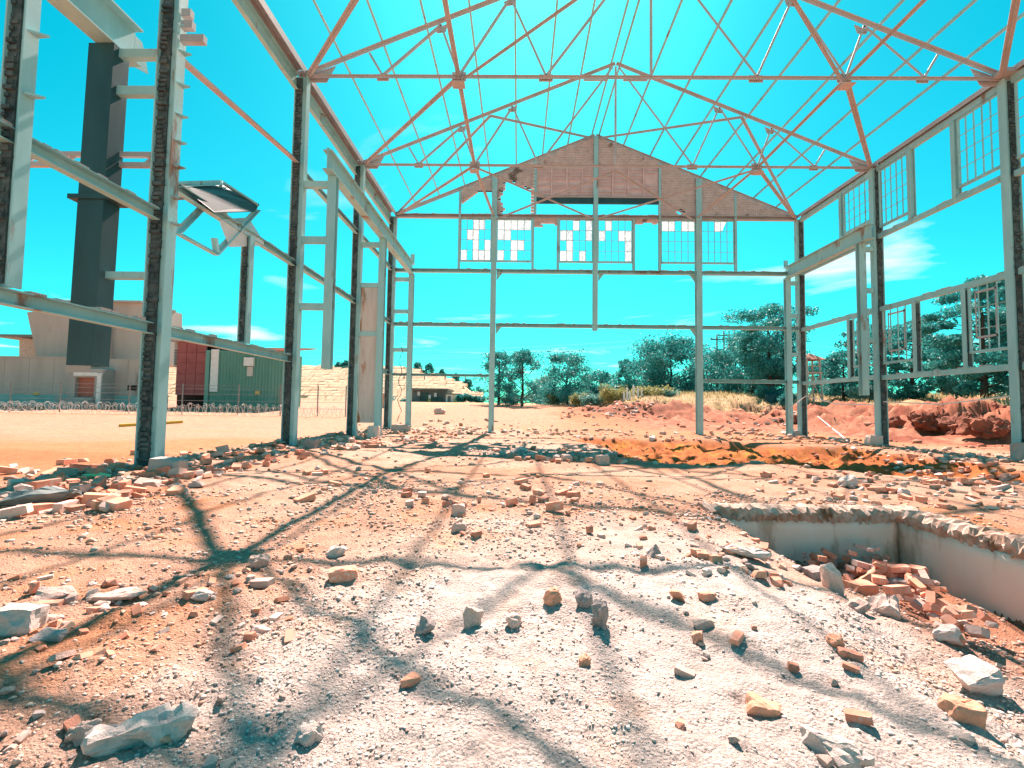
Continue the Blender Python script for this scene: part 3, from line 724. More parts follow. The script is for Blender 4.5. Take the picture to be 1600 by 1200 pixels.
# brackets and stubs up the near-left column
r = random.Random(4)
for i in range(8):
    z = 4.4+i*.5+r.uniform(-.1, .1); q = MB(); q.prism([(XL+.19, YA-.08, z), (XL+.19, YA+.08, z), (XL+.36, YA+.02, z-.02)], (0, 0, 1), .03); q.build('cleat', STEEL, cols['LA'])
for i in range(4):
    z = 5.0+i*.8; q = MB(); q.prism([(XL+.16, (Y0+YA)/2-.06, z), (XL+.16, (Y0+YA)/2+.06, z), (XL+.36, (Y0+YA)/2+.02, z-.02)], (0, 0, 1), .03); q.build('cleat', STEEL, FR)
for z, ln in ((7.74, .42), (8.0, .2), (8.22, .16)):
    q = MB(); q.box(XL+.185, XL+.185+ln, YA-.05, YA+.05, z-.07, z+.07); q.build('stub_bracket', TRUSS, cols['LA'])
cp = MB()
c0 = on(275, 287, 'x', XL-.02); c1 = on(345, 283, 'x', XL-.7); c2 = on(405, 320, 'x', XL-.02); c3 = on(398, 331, 'x', XL+.05); c4 = on(335, 333, 'x', XL+.1)
cp.prism([c0, c1, c2, c3, c4], (0, 0, 1), .02); CP = cp.build('torn_canopy', DARKST, FR, label='torn sheet canopy hanging off the left wall rail')
def cbar(a, b, w=.09):
    q = MB(); q.beam(on(*a), on(*b), Lsec(w, w)); q.build('canopy_bar', STEEL, CP)
xw = XL+.02; xo = XL-.35
for a, b in (((275, 291, 'x', xw), (276, 362, 'x', xw)), ((276, 362, 'x', xw), (338, 396, 'x', xw)), ((338, 396, 'x', xw), (404, 326, 'x', xw)), ((279, 362, 'x', xw), (350, 290, 'x', xo)),
             ((275, 288, 'x', xw), (350, 285, 'x', xo)), ((350, 285, 'x', xo), (404, 320, 'x', xw)), ((338, 394, 'x', xw), (335, 372, 'x', xw))): cbar(a, b)
q = MB(); q.prism([on(344, 350, 'x', xw), on(388, 346, 'x', xo), on(412, 384, 'x', xw), on(358, 386, 'x', xw)], (0, 0, 1), .10); q.build('floodlight_box', WHITEP, CP, label='pale box hanging under the torn canopy')

# ------------------------------------------------------------------ pit: plastered walls under a broken slab edge
pw = empty('pit_wall', (PIT_X, PIT_Y, -.2), 'cream plastered retaining wall of the open pit under a broken concrete rim', 'wall')
bpy.context.view_layer.update()
def plaster_slab(nx, nz, P0, ex, ez, back, seed):
    """wall face with a slightly wavy surface and real thickness"""
    m = MB(); r = random.Random(seed); vs = []; fs = []
    for j in range(nz+1):
        for i in range(nx+1):
            p = Vector(P0)+Vector(ex)*(i/nx)+Vector(ez)*(j/nz); o = r.uniform(-.006, .006)
            vs.append(p-Vector(back).normalized()*o)
    k = len(vs); vs += [v+Vector(back) for v in vs[:]]
    for j in range(nz):
        for i in range(nx):
            a = j*(nx+1)+i; fs.append((a, a+1, a+nx+2, a+nx+1)); fs.append((k+a+nx+1, k+a+nx+2, k+a+1, k+a))
    for i in range(nx): fs.append((i, k+i, k+i+1, i+1)); a = nz*(nx+1)+i; fs.append((a, a+1, k+a+1, k+a))
    for j in range(nz): a = j*(nx+1); fs.append((a, a+nx+1, k+a+nx+1, k+a)); a = a+nx; fs.append((a, k+a, k+a+nx+1, a+nx+1))
    return m.add(vs, fs)
plaster_slab(30, 14, (2.30, PIT_Y-.03, -1.7), (PIT_X-2.30-.03, 0, 0), (0, 0, 1.585), (0, .24, 0), 1).build('wall_face', PLASTER, pw, smooth=True)
plaster_slab(50, 14, (PIT_X-.03, PIT_Y-.03, -1.7), (.16, -4.6, 0), (0, 0, 1.585), (.24, 0, 0), 2).build('wall_face', PLASTER, pw, smooth=True)
def rim(p0, p1, inward, seed, n, w=.34, t=.13):
    """crumbled slab edge: a strip of lumpy cross-sections"""
    r = random.Random(seed); p0 = Vector(p0); p1 = Vector(p1); inward = Vector(inward); m = MB(); vs = []; fs = []; K = 9
    for i in range(n+1):
        c = p0.lerp(p1, i/n); a = fbm(np.array([c.x*1.0+seed]), np.array([c.y]), 1.7, 4, seed)[0]
        over = .045+.11*a
        prof = [(-w, -.03), (-w*.6, .035), (-w*.25, .045), (over*.3, .03), (over, -.02), (over*.9, -t*.5), (over*.4, -t*.95), (-.06, -t), (-w, -t)]
        for k, (a_, b_) in enumerate(prof):
            j = .03 if 0 < k < 7 else 0
            vs.append(c+inward*(a_+r.uniform(-j, j))+Vector((0, 0, b_+r.uniform(-j, j)*.8+.012*a)))
    for i in range(n):
        for k in range(K): fs.append((i*K+k, i*K+(k+1) % K, (i+1)*K+(k+1) % K, (i+1)*K+k))
    fs += [tuple(range(K)), tuple(n*K+k for k in range(K))[::-1]]
    return m.add(vs, fs)
rim((2.28, PIT_Y-.02, .0), (PIT_X+.25, PIT_Y-.02, .0), (0, -1, 0), 11, 90).build('broken_rim', RIM, pw)
rim((PIT_X+.0, PIT_Y-.12, .004), (PIT_X+.15, PIT_Y-4.6, .004), (-1, 0, 0), 12, 150).build('broken_rim', RIM, pw)

# ------------------------------------------------------------------ rubble
def hull_rock(seed, n=22, ax=(1, 1, 1), sub=0, power=.75, noise_=0.0):
    r = random.Random(seed); bm = bmesh.new()
    for i in range(n):
        p = Vector((r.gauss(0, 1), r.gauss(0, 1), r.gauss(0, 1))).normalized()
        p = Vector([math.copysign(abs(c)**power, c) for c in p])*r.uniform(.78, 1)
        bm.verts.new((p.x*ax[0]*.5, p.y*ax[1]*.5, p.z*ax[2]*.5))
    res = bmesh.ops.convex_hull(bm, input=bm.verts)
    bmesh.ops.delete(bm, geom=[v for v in bm.verts if not v.link_faces], context='VERTS')
    if sub:
        bmesh.ops.bevel(bm, geom=bm.edges[:], offset=.025*min(ax), segments=1, affect='EDGES', clamp_overlap=True)
        bmesh.ops.triangulate(bm, faces=bm.faces[:])
        for _ in range(sub): bmesh.ops.subdivide_edges(bm, edges=[e for e in bm.edges if e.calc_length() > .09*max(ax)], cuts=1, use_grid_fill=True)
        bmesh.ops.triangulate(bm, faces=bm.faces[:])
        co = np.array([v.co for v in bm.verts]); k = noise_
        d = fbm(co[:, 0]*5+seed, co[:, 1]*5+co[:, 2]*3.7, 1, 4, seed)*k; d2 = fbm(co[:, 2]*5+seed, co[:, 0]*4-co[:, 1]*3, 1, 4, seed+5)*k
        bm.normal_update()
        for v, a, b in zip(bm.verts, d, d2): v.co += v.normal*(a+b*.6)
    me = bpy.data.meshes.new('rock'); bm.to_mesh(me); bm.free(); return me
def brick_mesh(seed, L=.215, W=.105, H=.07, broken=0.0):
    """brick with knocked corners; broken ones end in a ragged slanting break"""
    r = random.Random(seed); bm = bmesh.new(); L2 = L*(1-broken)
    for sx in (-1, 1):
        for sy in (-1, 1):
            for sz in (-1, 1):
                cut = broken and sx > 0
                x = sx*L2/2+(r.uniform(-.035, .02) if cut else 0); y = sy*W/2; z = sz*H/2
                c = r.uniform(.004, .012)*(2.4 if r.random() < .18 else 1)
                for d in ((-sx*c, 0, 0), (0, -sy*c, 0), (0, 0, -sz*c)): bm.verts.new((x+d[0], y+d[1], z+d[2]))
    if broken:
        for _ in range(3): bm.verts.new((L2/2+r.uniform(-.005, .03), r.uniform(-.3, .3)*W, r.uniform(-.3, .3)*H))
    bmesh.ops.convex_hull(bm, input=bm.verts)
    bmesh.ops.delete(bm, geom=[v for v in bm.verts if not v.link_faces], context='VERTS')
    me = bpy.data.meshes.new('brick'); bm.to_mesh(me); bm.free(); return me
BRICKS = [brick_mesh(i) for i in range(4)]+[brick_mesh(20+i, broken=b) for i, b in enumerate((.3, .42, .5, .55, .62, .45))]
for me in BRICKS: me.materials.append(BRICK)
STONES = [hull_rock(40+i, 18+i, (1, random.uniform(.6, .95), random.uniform(.45, .8))) for i in range(10)]
for me in STONES: me.materials.append(STONE)
def put(name, me, p, size, rot, label, cat, group=None, mat=None, sink=.25, scl=None):
    o = bpy.data.objects.new(name, me); COL.objects.link(o)
    s = scl or (size, size, size)
    o.scale = s; o.rotation_euler = rot
    zs = [v.co for v in me.vertices][::max(1, len(me.vertices)//60)]
    R = o.rotation_euler.to_matrix(); lo = min((R @ Vector((c.x*s[0], c.y*s[1], c.z*s[2]))).z for c in zs); hi = max((R @ Vector((c.x*s[0], c.y*s[1], c.z*s[2]))).z for c in zs)
    o.location = (p[0], p[1], p[2]-lo-(hi-lo)*sink)
    if mat:
        o.material_slots[0].link = 'OBJECT'; o.material_slots[0].material = mat
    return tag(o, label, cat, group)
# the single stones and bricks one can point at: photo base point, width in photo pixels, shape, look
HERO = [
 (222, 1158, 150, 'slab', WHITEST, 'long pale mortar slab lying across the sand at the lower left', 22, (1, .42, .30)),
 (128, 1160, 46, 'rock', STONE, 'squat pinkish stone touching the left end of the long mortar slab', 10, (1, .8, .85)),
 (482, 1158, 46, 'rock', WHITEST, 'rounded white stone alone on the sand at the bottom edge, left of centre', 30, (1, .8, .7)),
 (738, 982, 44, 'wedge', STONE, 'upright pale pointed stone with a short shadow in the middle of the mortar dust', 15, (.85, .6, 1)),
 (664, 990, 34, 'rock', GREYST, 'round grey conglomerate pebble beside the pale pointed stone', 5, (1, .9, .95)),
 (803, 978, 30, 'rock', STONE, 'small brown stone to the right of the pale pointed stone', 60, (1, .8, .9)),
 (937, 982, 46, 'slab', GREYST, 'tall grey concrete shard standing over the teal shadow in the mid foreground', 70, (.72, .55, 1.3)),
 (912, 948, 38, 'rock', GREYST, 'dark grey lump leaning behind the tall grey shard', 120, (.8, .7, .9)),
 (862, 943, 30, 'rock', ORBRICK, 'orange brick lump left of the tall grey shard', 33, (1, .9, .9)),
 (537, 905, 48, 'brick', BRICK, 'pinkish half brick propped at the end of the stone row', 25, (1, 1, 1)),
 (525, 872, 34, 'rock', WHITEST, 'white knobbly stone above the pinkish half brick', 40, (1, .7, .7)),
 (640, 1070, 40, 'flat', ORBRICK, 'flat orange brick chip left of the purlin shadow', 35, (1, .62, .4)),
 (912, 1040, 24, 'rock', ORBRICK, 'tiny orange brick nugget below the tall grey shard', 10, (1, .8, .8)),
 (1190, 1115, 50, 'brick', ORBRICK, 'orange brick end lying on the gravel right of centre', -30, (1, 1, 1)),
 (1303, 1180, 62, 'slab', WHITEST, 'long craggy grey white lump pointing at the bottom edge on the right', -62, (1.75, .78, .6)),
 (1520, 1075, 74, 'block', WHITEST, 'large squared white stone at the right edge of the slope', 12, (1, .75, .62)),
 (1507, 1128, 54, 'block', ORBRICK, 'orange stone block just in front of the large squared white stone', -18, (1, .7, .75)),
 (1480, 1004, 48, 'rock', WHITEST, 'knobbly white stone on the slope above the large squared white stone', 30, (1, .7, .6)),
 (1300, 925, 42, 'block', STONE, 'pale upright brick standing at the top of the pit slope', 75, (.8, .6, 1.25)),
 (1345, 930, 48, 'brick', ORBRICK, 'orange pale brick lying right of the upright one on the pit slope', 10, (1, 1, 1.1)),
 (1272, 905, 40, 'brick', GREYST, 'blue grey brick left of the upright pale brick', 20, (1, 1, 1.1)),
 (1385, 962, 56, 'rock', STONE, 'crumbling clump of pale mortar below the bricks on the pit slope', 0, (1, .8, .7)),
 (1340, 958, 36, 'rock', STONE, 'smaller crumb of mortar left of the crumbling clump', 30, (1, .8, .6)),
 (1408, 920, 40, 'slab', GREYST, 'pale grey shard sticking out between the bricks in the pit', 120, (1.1, .5, .4)),
 (1327, 1030, 34, 'brick', BRICK, 'two toned half brick in the middle of the right slope', -25, (1, 1, 1.1)),
 (1105, 938, 28, 'brick', BRICK, 'brown half brick at the start of the teal shadow, right one of two', 15, (1, 1, 1.2)),
 (1058, 942, 32, 'wedge', ORBRICK, 'orange wedge of brick at the start of the teal shadow, left one of two', 40, (1, .8, .8)),
 (1022, 874, 30, 'wedge', GREYST, 'dark pointed stone below the slab edge left of the pit', 0, (.9, .8, 1)),
 (1097, 874, 28, 'brick', BRICK, 'reddish half brick standing right of the dark pointed stone', 80, (1, 1, 1)),
 (1160, 872, 64, 'slab', WHITEST, 'long cream slab lying beside the left corner of the pit', -22, (1.3, .5, .3)),
 (1100, 982, 40, 'flat', STONE, 'pinkish flat stone above a pink wedge on the right gravel', 0, (1, .6, .5)),
 (1090, 1006, 30, 'wedge', BRICK, 'pink wedge of stone below the pinkish flat stone', 60, (1, .8, .8)),
 (718, 833, 28, 'rock', STONE, 'pale orange stone at the front of the central heap', 0, (1, .8, .7)),
 (716, 808, 26, 'block', STONE, 'beige stone standing behind the pale orange stone of the central heap', 25, (.9, .8, 1)),
 (30, 985, 64, 'block', WHITEST, 'big grey white boulder at the left edge of the photo', 10, (1, .8, .75)),
 (78, 938, 66, 'flat', STONE, 'flat pinkish slab leaning on the stones at the left edge', 8, (1, .6, .34)),
 (72, 1000, 60, 'flat', GREYST, 'flat grey shard in front of the big grey white boulder', 20, (1, .5, .3)),
 (180, 938, 90, 'flat', STONE, 'long low pink slab half buried left of the stone row', 10, (1, .35, .18)),
 (405, 888, 36, 'rock', STONE, 'rounded greyish stone on top of the stone row', 0, (1, .8, .7)),
 (318, 938, 36, 'flat', WHITEST, 'smooth pale stone at the front of the stone row', 10, (1, .6, .5)),
 (940, 728, 24, 'block', STONE, 'squared beige block at the right end of the shaded mortar heap', 5, (1, .7, .8)),
 (1325, 762, 28, 'rock', WHITEST, 'white boulder on the rubble line behind the pit', 0, (1, .8, .8)),
 (372, 1020, 34, 'flat', ORBRICK, 'orange tile fragment on the sand in the left foreground', 45, (1, .55, .35)),
 (405, 990, 40, 'wedge', STONE, 'buff wedge of mortar just above the orange tile fragment', 20, (1, .5, .45)),
 (1205, 630, 17, 'block', DARKST, 'dark cut block lying on the red bank behind the gable', 10, (1, .8, 1)),
 (688, 650, 20, 'rock', STONE, 'lone brownish boulder on the open ground in front of the guard cabin', 0, (1, .9, .75)),
 (1302, 690, 18, 'flat', WHITEST, 'flat white stone lying by the pale rope end', 0, (1, .6, .4)),
 (1307, 1012, 30, 'rock', ORBRICK, 'rust coloured pebble above the two toned half brick', 0, (1, .9, .8)),
]
hp_, ht_ = ground_hits([h[0] for h in HERO], [h[1]-3 for h in HERO])
for i, (h, p, t) in enumerate(zip(HERO, hp_, ht_)):
    u, v, wpx, shape, mat, label, rotz, ax = h
    size = wpx*t/FPX*1.04
    if shape == 'brick':
        me = hull_rock(300+i, 30, (1, .64, .46), 2, .26, .05)
    elif shape == 'block': me = hull_rock(300+i, 26, ax, 2, .38, .06)
    elif shape == 'wedge': me = hull_rock(300+i, 12, ax, 2, .8, .05)
    elif shape == 'flat': me = hull_rock(300+i, 16, ax, 2, .6, .045)
    elif shape == 'slab': me = hull_rock(300+i, 24, ax, 2, .5, .12)
    else: me = hull_rock(300+i, 24, ax, 2, .72, .12)
    me.materials.append(mat)
    nm = 'brick' if mat in (BRICK, ORBRICK) and shape in ('brick',) else 'stone'
    put(nm, me, p, size, (random.uniform(-.15, .15), random.uniform(-.12, .12), math.radians(rotz)), label, nm, sink=.24)
def pts_in(poly, n, seed):
    r = random.Random(seed); us = [p[0] for p in poly]; vs = [p[1] for p in poly]; out = []
    while len(out) < n:
        u = r.uniform(min(us), max(us)); v = r.uniform(min(vs), max(vs))
        if in_poly(u, v, poly): out.append((u, v))
    return out
ZONES = [  # region of the photo, bricks, stones, brick scale range, stone size range (m), label stem, group
 ([(0, 730), (150, 712), (305, 705), (312, 765), (150, 800), (0, 815)], 50, 22, (1.0, 1.55), (.12, .34), 'round the foot of the near left column', 'rubble at the near left column'),
 ([(300, 715), (470, 688), (482, 716), (310, 752)], 24, 10, (.95, 1.45), (.1, .3), 'between the near and second left columns', 'rubble between the left columns'),
 ([(485, 690), (740, 667), (765, 684), (500, 708)], 24, 14, (.9, 1.35), (.15, .4), 'along the far left end of the hall floor', 'rubble at the far left end'),
 ([(400, 715), (900, 712), (960, 800), (420, 800)], 24, 26, (.8, 1.1), (.05, .16), 'on the middle of the floor', 'rubble on the middle of the floor'),
 ([(690, 770), (900, 785), (1000, 862), (720, 842)], 10, 30, (.55, .8), (.04, .11), 'in the central heap of the floor', 'rubble of the central heap'),
 ([(770, 704), (940, 698), (1030, 724), (810, 724)], 22, 20, (1.0, 1.4), (.15, .4), 'in the shaded heap beside the trench', 'rubble of the shaded heap'),
 ([(0, 905), (200, 900), (190, 955), (0, 1015)], 3, 22, (.5, .7), (.04, .11), 'in the pale stone heap at the left edge', 'stones of the left heap'),
 ([(270, 925), (450, 868), (560, 868), (545, 898), (330, 945)], 3, 34, (.5, .7), (.03, .085), 'in the stone row crossing the foreground', 'stones of the row'),
 ([(1225, 872), (1330, 862), (1412, 880), (1440, 915), (1570, 1020), (1480, 1005), (1400, 950), (1290, 905)], 80, 30, (.52, .85), (.05, .1), 'tumbled into the pit', 'bricks tumbled into the pit'),
 ([(1180, 735), (1390, 745), (1600, 775), (1600, 800), (1410, 792), (1180, 780)], 20, 24, (.75, 1.05), (.06, .2), 'on the rubble strip behind the pit', 'rubble behind the pit'),
 ([(960, 800), (1180, 810), (1250, 880), (1240, 915), (1000, 900)], 14, 26, (.55, .85), (.04, .11), 'on the broken slope left of the pit', 'rubble left of the pit'),
 ([(0, 1010), (450, 970), (460, 1200), (0, 1200)], 4, 22, (.35, .5), (.025, .07), 'on the sand of the left foreground', 'stones of the left foreground'),
 ([(1060, 940), (1380, 960), (1600, 1060), (1600, 1200), (1060, 1200)], 8, 24, (.3, .5), (.025, .07), 'on the gravel slope of the right foreground', 'stones of the right foreground'),
 ([(1270, 695), (1420, 700), (1600, 735), (1600, 775), (1400, 745)], 16, 16, (.9, 1.3), (.12, .4), 'on the broken ledge along the right columns', 'rubble along the right columns'),
 ([(900, 672), (1260, 676), (1270, 690), (900, 688)], 4, 14, (1, 1.4), (.15, .45), 'on the far rim of the orange trench', 'rubble on the trench rim'),
]
USED = set()
def describe(noun, look, pt, poly, stem, big):
    us = [p[0] for p in poly]; vs = [p[1] for p in poly]; a = (pt[0]-min(us))/(max(us)-min(us)); b = (pt[1]-min(vs))/(max(vs)-min(vs))
    side = ('far left', 'left', 'middle', 'right', 'far right')[min(4, int(a*5))]; row = ('back', 'middle', 'front')[min(2, int(b*3))]
    spot = (side if row == 'middle' else row if side == 'middle' else row+' '+side)
    for size in (('large', 'biggish', 'hefty', 'bulky', 'sizeable', 'stout', 'chunky', 'heavy') if big else ('small', 'little', 'tiny', 'minor', 'slight', 'short', 'compact', 'stubby')):
        lab = f'{size} {look} {noun} {stem}, {spot}'
        if lab not in USED: break
    USED.add(lab); return lab
for zi, (poly, nb, ns, bs, ss, stem, grp) in enumerate(ZONES):
    pts = pts_in(poly, nb+ns, 500+zi); P, T = ground_hits([p[0] for p in pts], [p[1] for p in pts]); r = random.Random(900+zi)
    for i, (p, t) in enumerate(zip(P, T)):
        if not np.isfinite(t): continue
        if zi == 8:
            r2 = random.Random(i+3); p = np.array([min(p[0], PIT_X-.16-.12*r2.random()), min(p[1], PIT_Y-.2-.12*r2.random()), 0]); p[2] = zt(p[0], p[1])+r2.random()**2*.16
        if i < nb:
            s = r.uniform(*bs); pit = zi == 8
            rot = (r.uniform(-.5, .5) if pit else r.choice((0, 0, 0, r.uniform(-.5, .5), math.pi/2)), r.uniform(-.6, .6) if pit else r.uniform(-.25, .25), r.uniform(0, 6.28))
            bm_ = r.choice(BRICKS); br_ = ORBRICK if r.random() < .16 else (STONE if r.random() < (.38 if zi == 8 else .18) else None)
            lab = describe('brick', ('orange' if br_ is ORBRICK else 'pale' if br_ is STONE else 'red')+(' whole' if bm_ in BRICKS[:4] else ' broken'), pts[i], poly, stem, s > (bs[0]+bs[1])/2)
            o = put('brick', bm_, p, s, rot, lab, 'brick', grp.replace('stones', 'rubble')+', bricks', br_, r.uniform(.02, .3))
        else:
            s = ss[0]+(ss[1]-ss[0])*r.random()**2
            ms_ = r.choice((None, None, WHITEST, GREYST, None, BRICK))
            lab = describe('stone', {None: 'buff', WHITEST: 'whitish', GREYST: 'grey', BRICK: 'reddish'}[ms_], pts[i], poly, stem, s > ss[0]+(ss[1]-ss[0])*.3)
            put('stone', r.choice(STONES), p, s, (r.uniform(-.4, .4), r.uniform(-.4, .4), r.uniform(0, 6.28)), lab, 'stone', grp+', stones', ms_, r.uniform(.1, .4))
# the brick crumbs too many to count
def brick_stuff():
    r = random.Random(31); V = []; F = []; k = 0; cols_ = []
    data = [(np.array([v.co for v in me.vertices]), [tuple(q.vertices) for q in me.polygons]) for me in BRICKS]
    for poly, n, s0, s1 in ((ZONES[0][0], 90, .5, 1.0), (ZONES[1][0], 60, .5, 1.0), (ZONES[2][0], 90, .6, 1.1), (ZONES[5][0], 70, .5, 1.1), (ZONES[13][0], 60, .5, 1.2), (ZONES[9][0], 60, .35, .7), (ZONES[10][0], 50, .2, .5), (ZONES[14][0], 70, .6, 1.3),
                            ([(890, 632), (960, 625), (1040, 630), (1040, 655), (870, 655)], 130, .8, 2.2), ([(1100, 640), (1250, 630), (1250, 675), (1100, 675)], 80, .7, 1.8), ([(0, 900), (470, 860), (470, 1000), (0, 1040)], 60, .12, .4)):
        P, T = ground_hits(*zip(*pts_in(poly, n, 700+n)))
        for p, t in zip(P, T):
            if not np.isfinite(t): continue
            v, f = r.choice(data); m = np.array(Matrix.Rotation(r.uniform(0, 6.3), 3, 'Z') @ Matrix.Rotation(r.uniform(-.5, .5), 3, 'X') @ Matrix.Rotation(r.uniform(-.4, .4), 3, 'Y')); s_ = r.uniform(s0, s1)
            V.append((v*s_) @ m.T+np.array([p[0], p[1], p[2]+.018*s_])); F += [tuple(a+k for a in q) for q in f]
            c = r.choice(((.60, .26, .17), (.66, .36, .26), (.62, .47, .40), (.50, .22, .14), (.56, .42, .36))); cols_ += [(c[0]*1, c[1], c[2], 1)]*len(v); k += len(v)
    me = bpy.data.meshes.new('brick_rubble'); me.from_pydata([tuple(a) for a in np.vstack(V)], [], F); me.update()
    a = me.color_attributes.new('soil', 'FLOAT_COLOR', 'POINT'); a.data.foreach_set('color', np.array(cols_, np.float32).ravel()); me.materials.append(PEBM)
    o = bpy.data.objects.new('brick_rubble', me); COL.objects.link(o); tag(o, 'broken brick rubble filling in between the larger bricks of the floor', 'rubble', kind='stuff')
brick_stuff()
# concrete plinths at the feet of the columns
def plinth(x0, x1, y0, y1, h, label, mat=CONC, seed=0):
    m = MB(); xm, ym = (x0+x1)/2, (y0+y1)/2; z = zt(xm, ym); me = hull_rock(seed, 60, (x1-x0, y1-y0, h*2.4), 2, .22, .03)
    me.materials.append(mat); o = bpy.data.objects.new('concrete_plinth', me); COL.objects.link(o); o.location = (xm, ym, z)
    return tag(o, label, 'plinth')
plinth(XL+.24, XL+.82, YA-.40, YA-.12, .20, 'pale broken concrete plinth at the foot of the near left column', seed=71)
plinth(XL+.52, XL+.85, YB-.25, YB+.1, .24, 'small concrete stub beside the foot of the second left column', GREYST, 72)
plinth(XCL-.3, XCL+.16, YC-.4, YC-.13, .42, 'pale concrete plinth under the rust streaked inner column', WHITEST, 73)
plinth(XL+.2, XCL+.2, YD-.4, YD-.16, .28, 'blue grey concrete plinth in the far left corner of the hall', seed=74)
plinth(XR-.75, XR-.2, YC-.4, YC-.05, .34, 'pale concrete plinth at the middle right column', WHITEST, 75)
plinth(XR-.55, XR+.25, YB-.42, YB-.12, .42, 'concrete plinth at the foot of the near right column', seed=76)
plinth(XCR+.14, XR-.2, YD-.2, YD+.05, .30, 'concrete plinth between the paired columns of the far right corner', seed=77)

# ------------------------------------------------------------------ gravel: nobody could count it
def pebbles(name, n, mode, seed, smin, smax, tint=1.0, mat=PEBM):
    g = np.random.default_rng(seed)
    if mode == 'near':
        r_ = np.exp(g.uniform(math.log(1.05), math.log(7.5), n)); a = np.radians(g.uniform(-52, 52, n)); x = r_*np.sin(a); y = r_*np.cos(a)
    else:
        r_ = np.exp(g.uniform(math.log(5), math.log(34), n)); a = np.radians(g.uniform(-52, 52, n)); x = r_*np.sin(a); y = r_*np.cos(a)
    dens = np.clip(.5+1.1*fbm(x, y, .9, 4, 201)+.5*fbm(x, y, 3, 3, 207), 0, 1)
    if mode != 'near':
        ins = sm(-9.0, -6.5, x)*(1-sm(26, 32, y)); dens = dens*np.maximum(ins, .0)*(.55)
        rub = np.maximum.reduce([np.exp(-((x+6.3)/.8)**2)*(y < 24), np.exp(-((y-22.5)/1.6)**2)*(x < 3)*(x > -6.8), np.exp(-(((x-.9)/2)**2+((y-12.6)/1.2)**2)), np.exp(-((x-12.8)/1.6)**2)*(y < 24)*.9,
                                 1.2*np.exp(-(((x-10)/4.5)**2+((y-37)/2)**2))]); dens = np.clip(dens*.5+rub*.9, 0, 1)
    k = g.random(n) < dens; x, y, r_ = x[k], y[k], r_[k]; n = len(x)
    s = (smin+(smax-smin)*g.random(n)**4.5)*np.clip(r_, 1.4, 40)*(.8 if mode == 'near' else 1.0)
    z = terrain(x, y)+s*.12
    t = (1+5**.5)/2
    base = np.array([(-1, t, 0), (1, t, 0), (-1, -t, 0), (1, -t, 0), (0, -1, t), (0, 1, t), (0, -1, -t), (0, 1, -t), (t, 0, -1), (t, 0, 1), (-t, 0, -1), (-t, 0, 1)])/1.9
    F = np.array([(0, 11, 5), (0, 5, 1), (0, 1, 7), (0, 7, 10), (0, 10, 11), (1, 5, 9), (5, 11, 4), (11, 10, 2), (10, 7, 6), (7, 1, 8), (3, 9, 4), (3, 4, 2), (3, 2, 6), (3, 6, 8), (3, 8, 9), (4, 9, 5), (2, 4, 11), (6, 2, 10), (8, 6, 7), (9, 8, 1)])
    V = base[None]*g.uniform(.45, 1.3, (n, 12, 1)); V = np.sign(V)*np.abs(V)**.8
    V = V*np.stack([np.ones(n), g.uniform(.55, 1, n), g.uniform(.4, .8, n)], 1)[:, None, :]
    ca, sa = np.cos(g.uniform(0, 6.28, n)), np.sin(g.uniform(0, 6.28, n)); q = np.stack([V[..., 0]*ca[:, None]-V[..., 1]*sa[:, None], V[..., 0]*sa[:, None]+V[..., 1]*ca[:, None], V[..., 2]], -1)
    V = q*(s*.5)[:, None, None]+np.stack([x, y, z], 1)[:, None, :]
    c = albedo(x, y); lum = c.mean(1, keepdims=True); w = g.random((n, 1))
    pal = np.array([(.58, .53, .49), (.50, .30, .21), (.36, .33, .31), (.60, .46, .37), (.50, .20, .10)])[g.choice(5, n, p=(.36, .18, .16, .24, .06))]
    red = (x > 15) | ((y > 24) & (x > 5)) | (trench_mask(x, y) > .5)
    pal[red] = pal[red]*np.array([.75, .5, .42])
    c = np.clip((c*.5+pal*.5)*g.uniform(.72, 1.22, (n, 1)), .03, .8)
    me = bpy.data.meshes.new(name); set_mesh(me, V.reshape(-1, 3), (F[None]+12*np.arange(n)[:, None, None]).reshape(-1, 3), np.repeat(c, 12, 0))
    me.materials.append(mat); o = bpy.data.objects.new(name, me); COL.objects.link(o)
    return o
tag(pebbles('gravel', 125000, 'near', 5, .0018, .012), 'loose gravel and crumbs of mortar strewn over the foreground', 'gravel', kind='stuff')
tag(pebbles('rubble_crumbs', 24000, 'far', 6, .0030, .016), 'brick crumbs and small rubble spread across the hall floor', 'rubble', kind='stuff')

# ------------------------------------------------------------------ left background: concrete works, shed, fence, terraces
def sub(name, mb, mat, par, **k): return mb.build(name, mat, par, **k)
BX = 38.0
def at38(u, v, y=BX): return on(u, v, 'y', y)
zb0 = .45
bk = empty('concrete_bunker', (-34, BX, zb0), 'pale concrete works building with a flared hopper block and a low front wall', 'building'); bpy.context.view_layer.update()
def X38(u): return at38(u, 600).x
def Z38(u, v, y=BX): return at38(u, v, y).z
m = MB(); zt1 = Z38(120, 560); m.box(-75, X38(256), BX, BX+.4, zb0-.6, zt1); sub('front_wall', m, CONCB, bk)
q = MB(); q.box(-75, X38(127), BX-.03, BX-.004, zb0-.6, Z38(60, 617)); q.box(X38(180), X38(256), BX-.03, BX-.004, zb0-.6, Z38(60, 617)); sub('painted_dado', q, TEALP, bk)
for i in range(15):
    xx = -60+i*2.1; q = MB(); q.box(xx, xx+.05, BX-.02, BX-.003, Z38(60, 616), zt1-.02); sub('formwork_seam', q, CONCB, bk) if xx+.1 < X38(126) or X38(182) < xx < X38(254) else None
q = MB(); q.box(-75, X38(128), BX-.05, BX+.45, zt1+.003, zt1+.12); sub('coping', q, CONCB, bk)
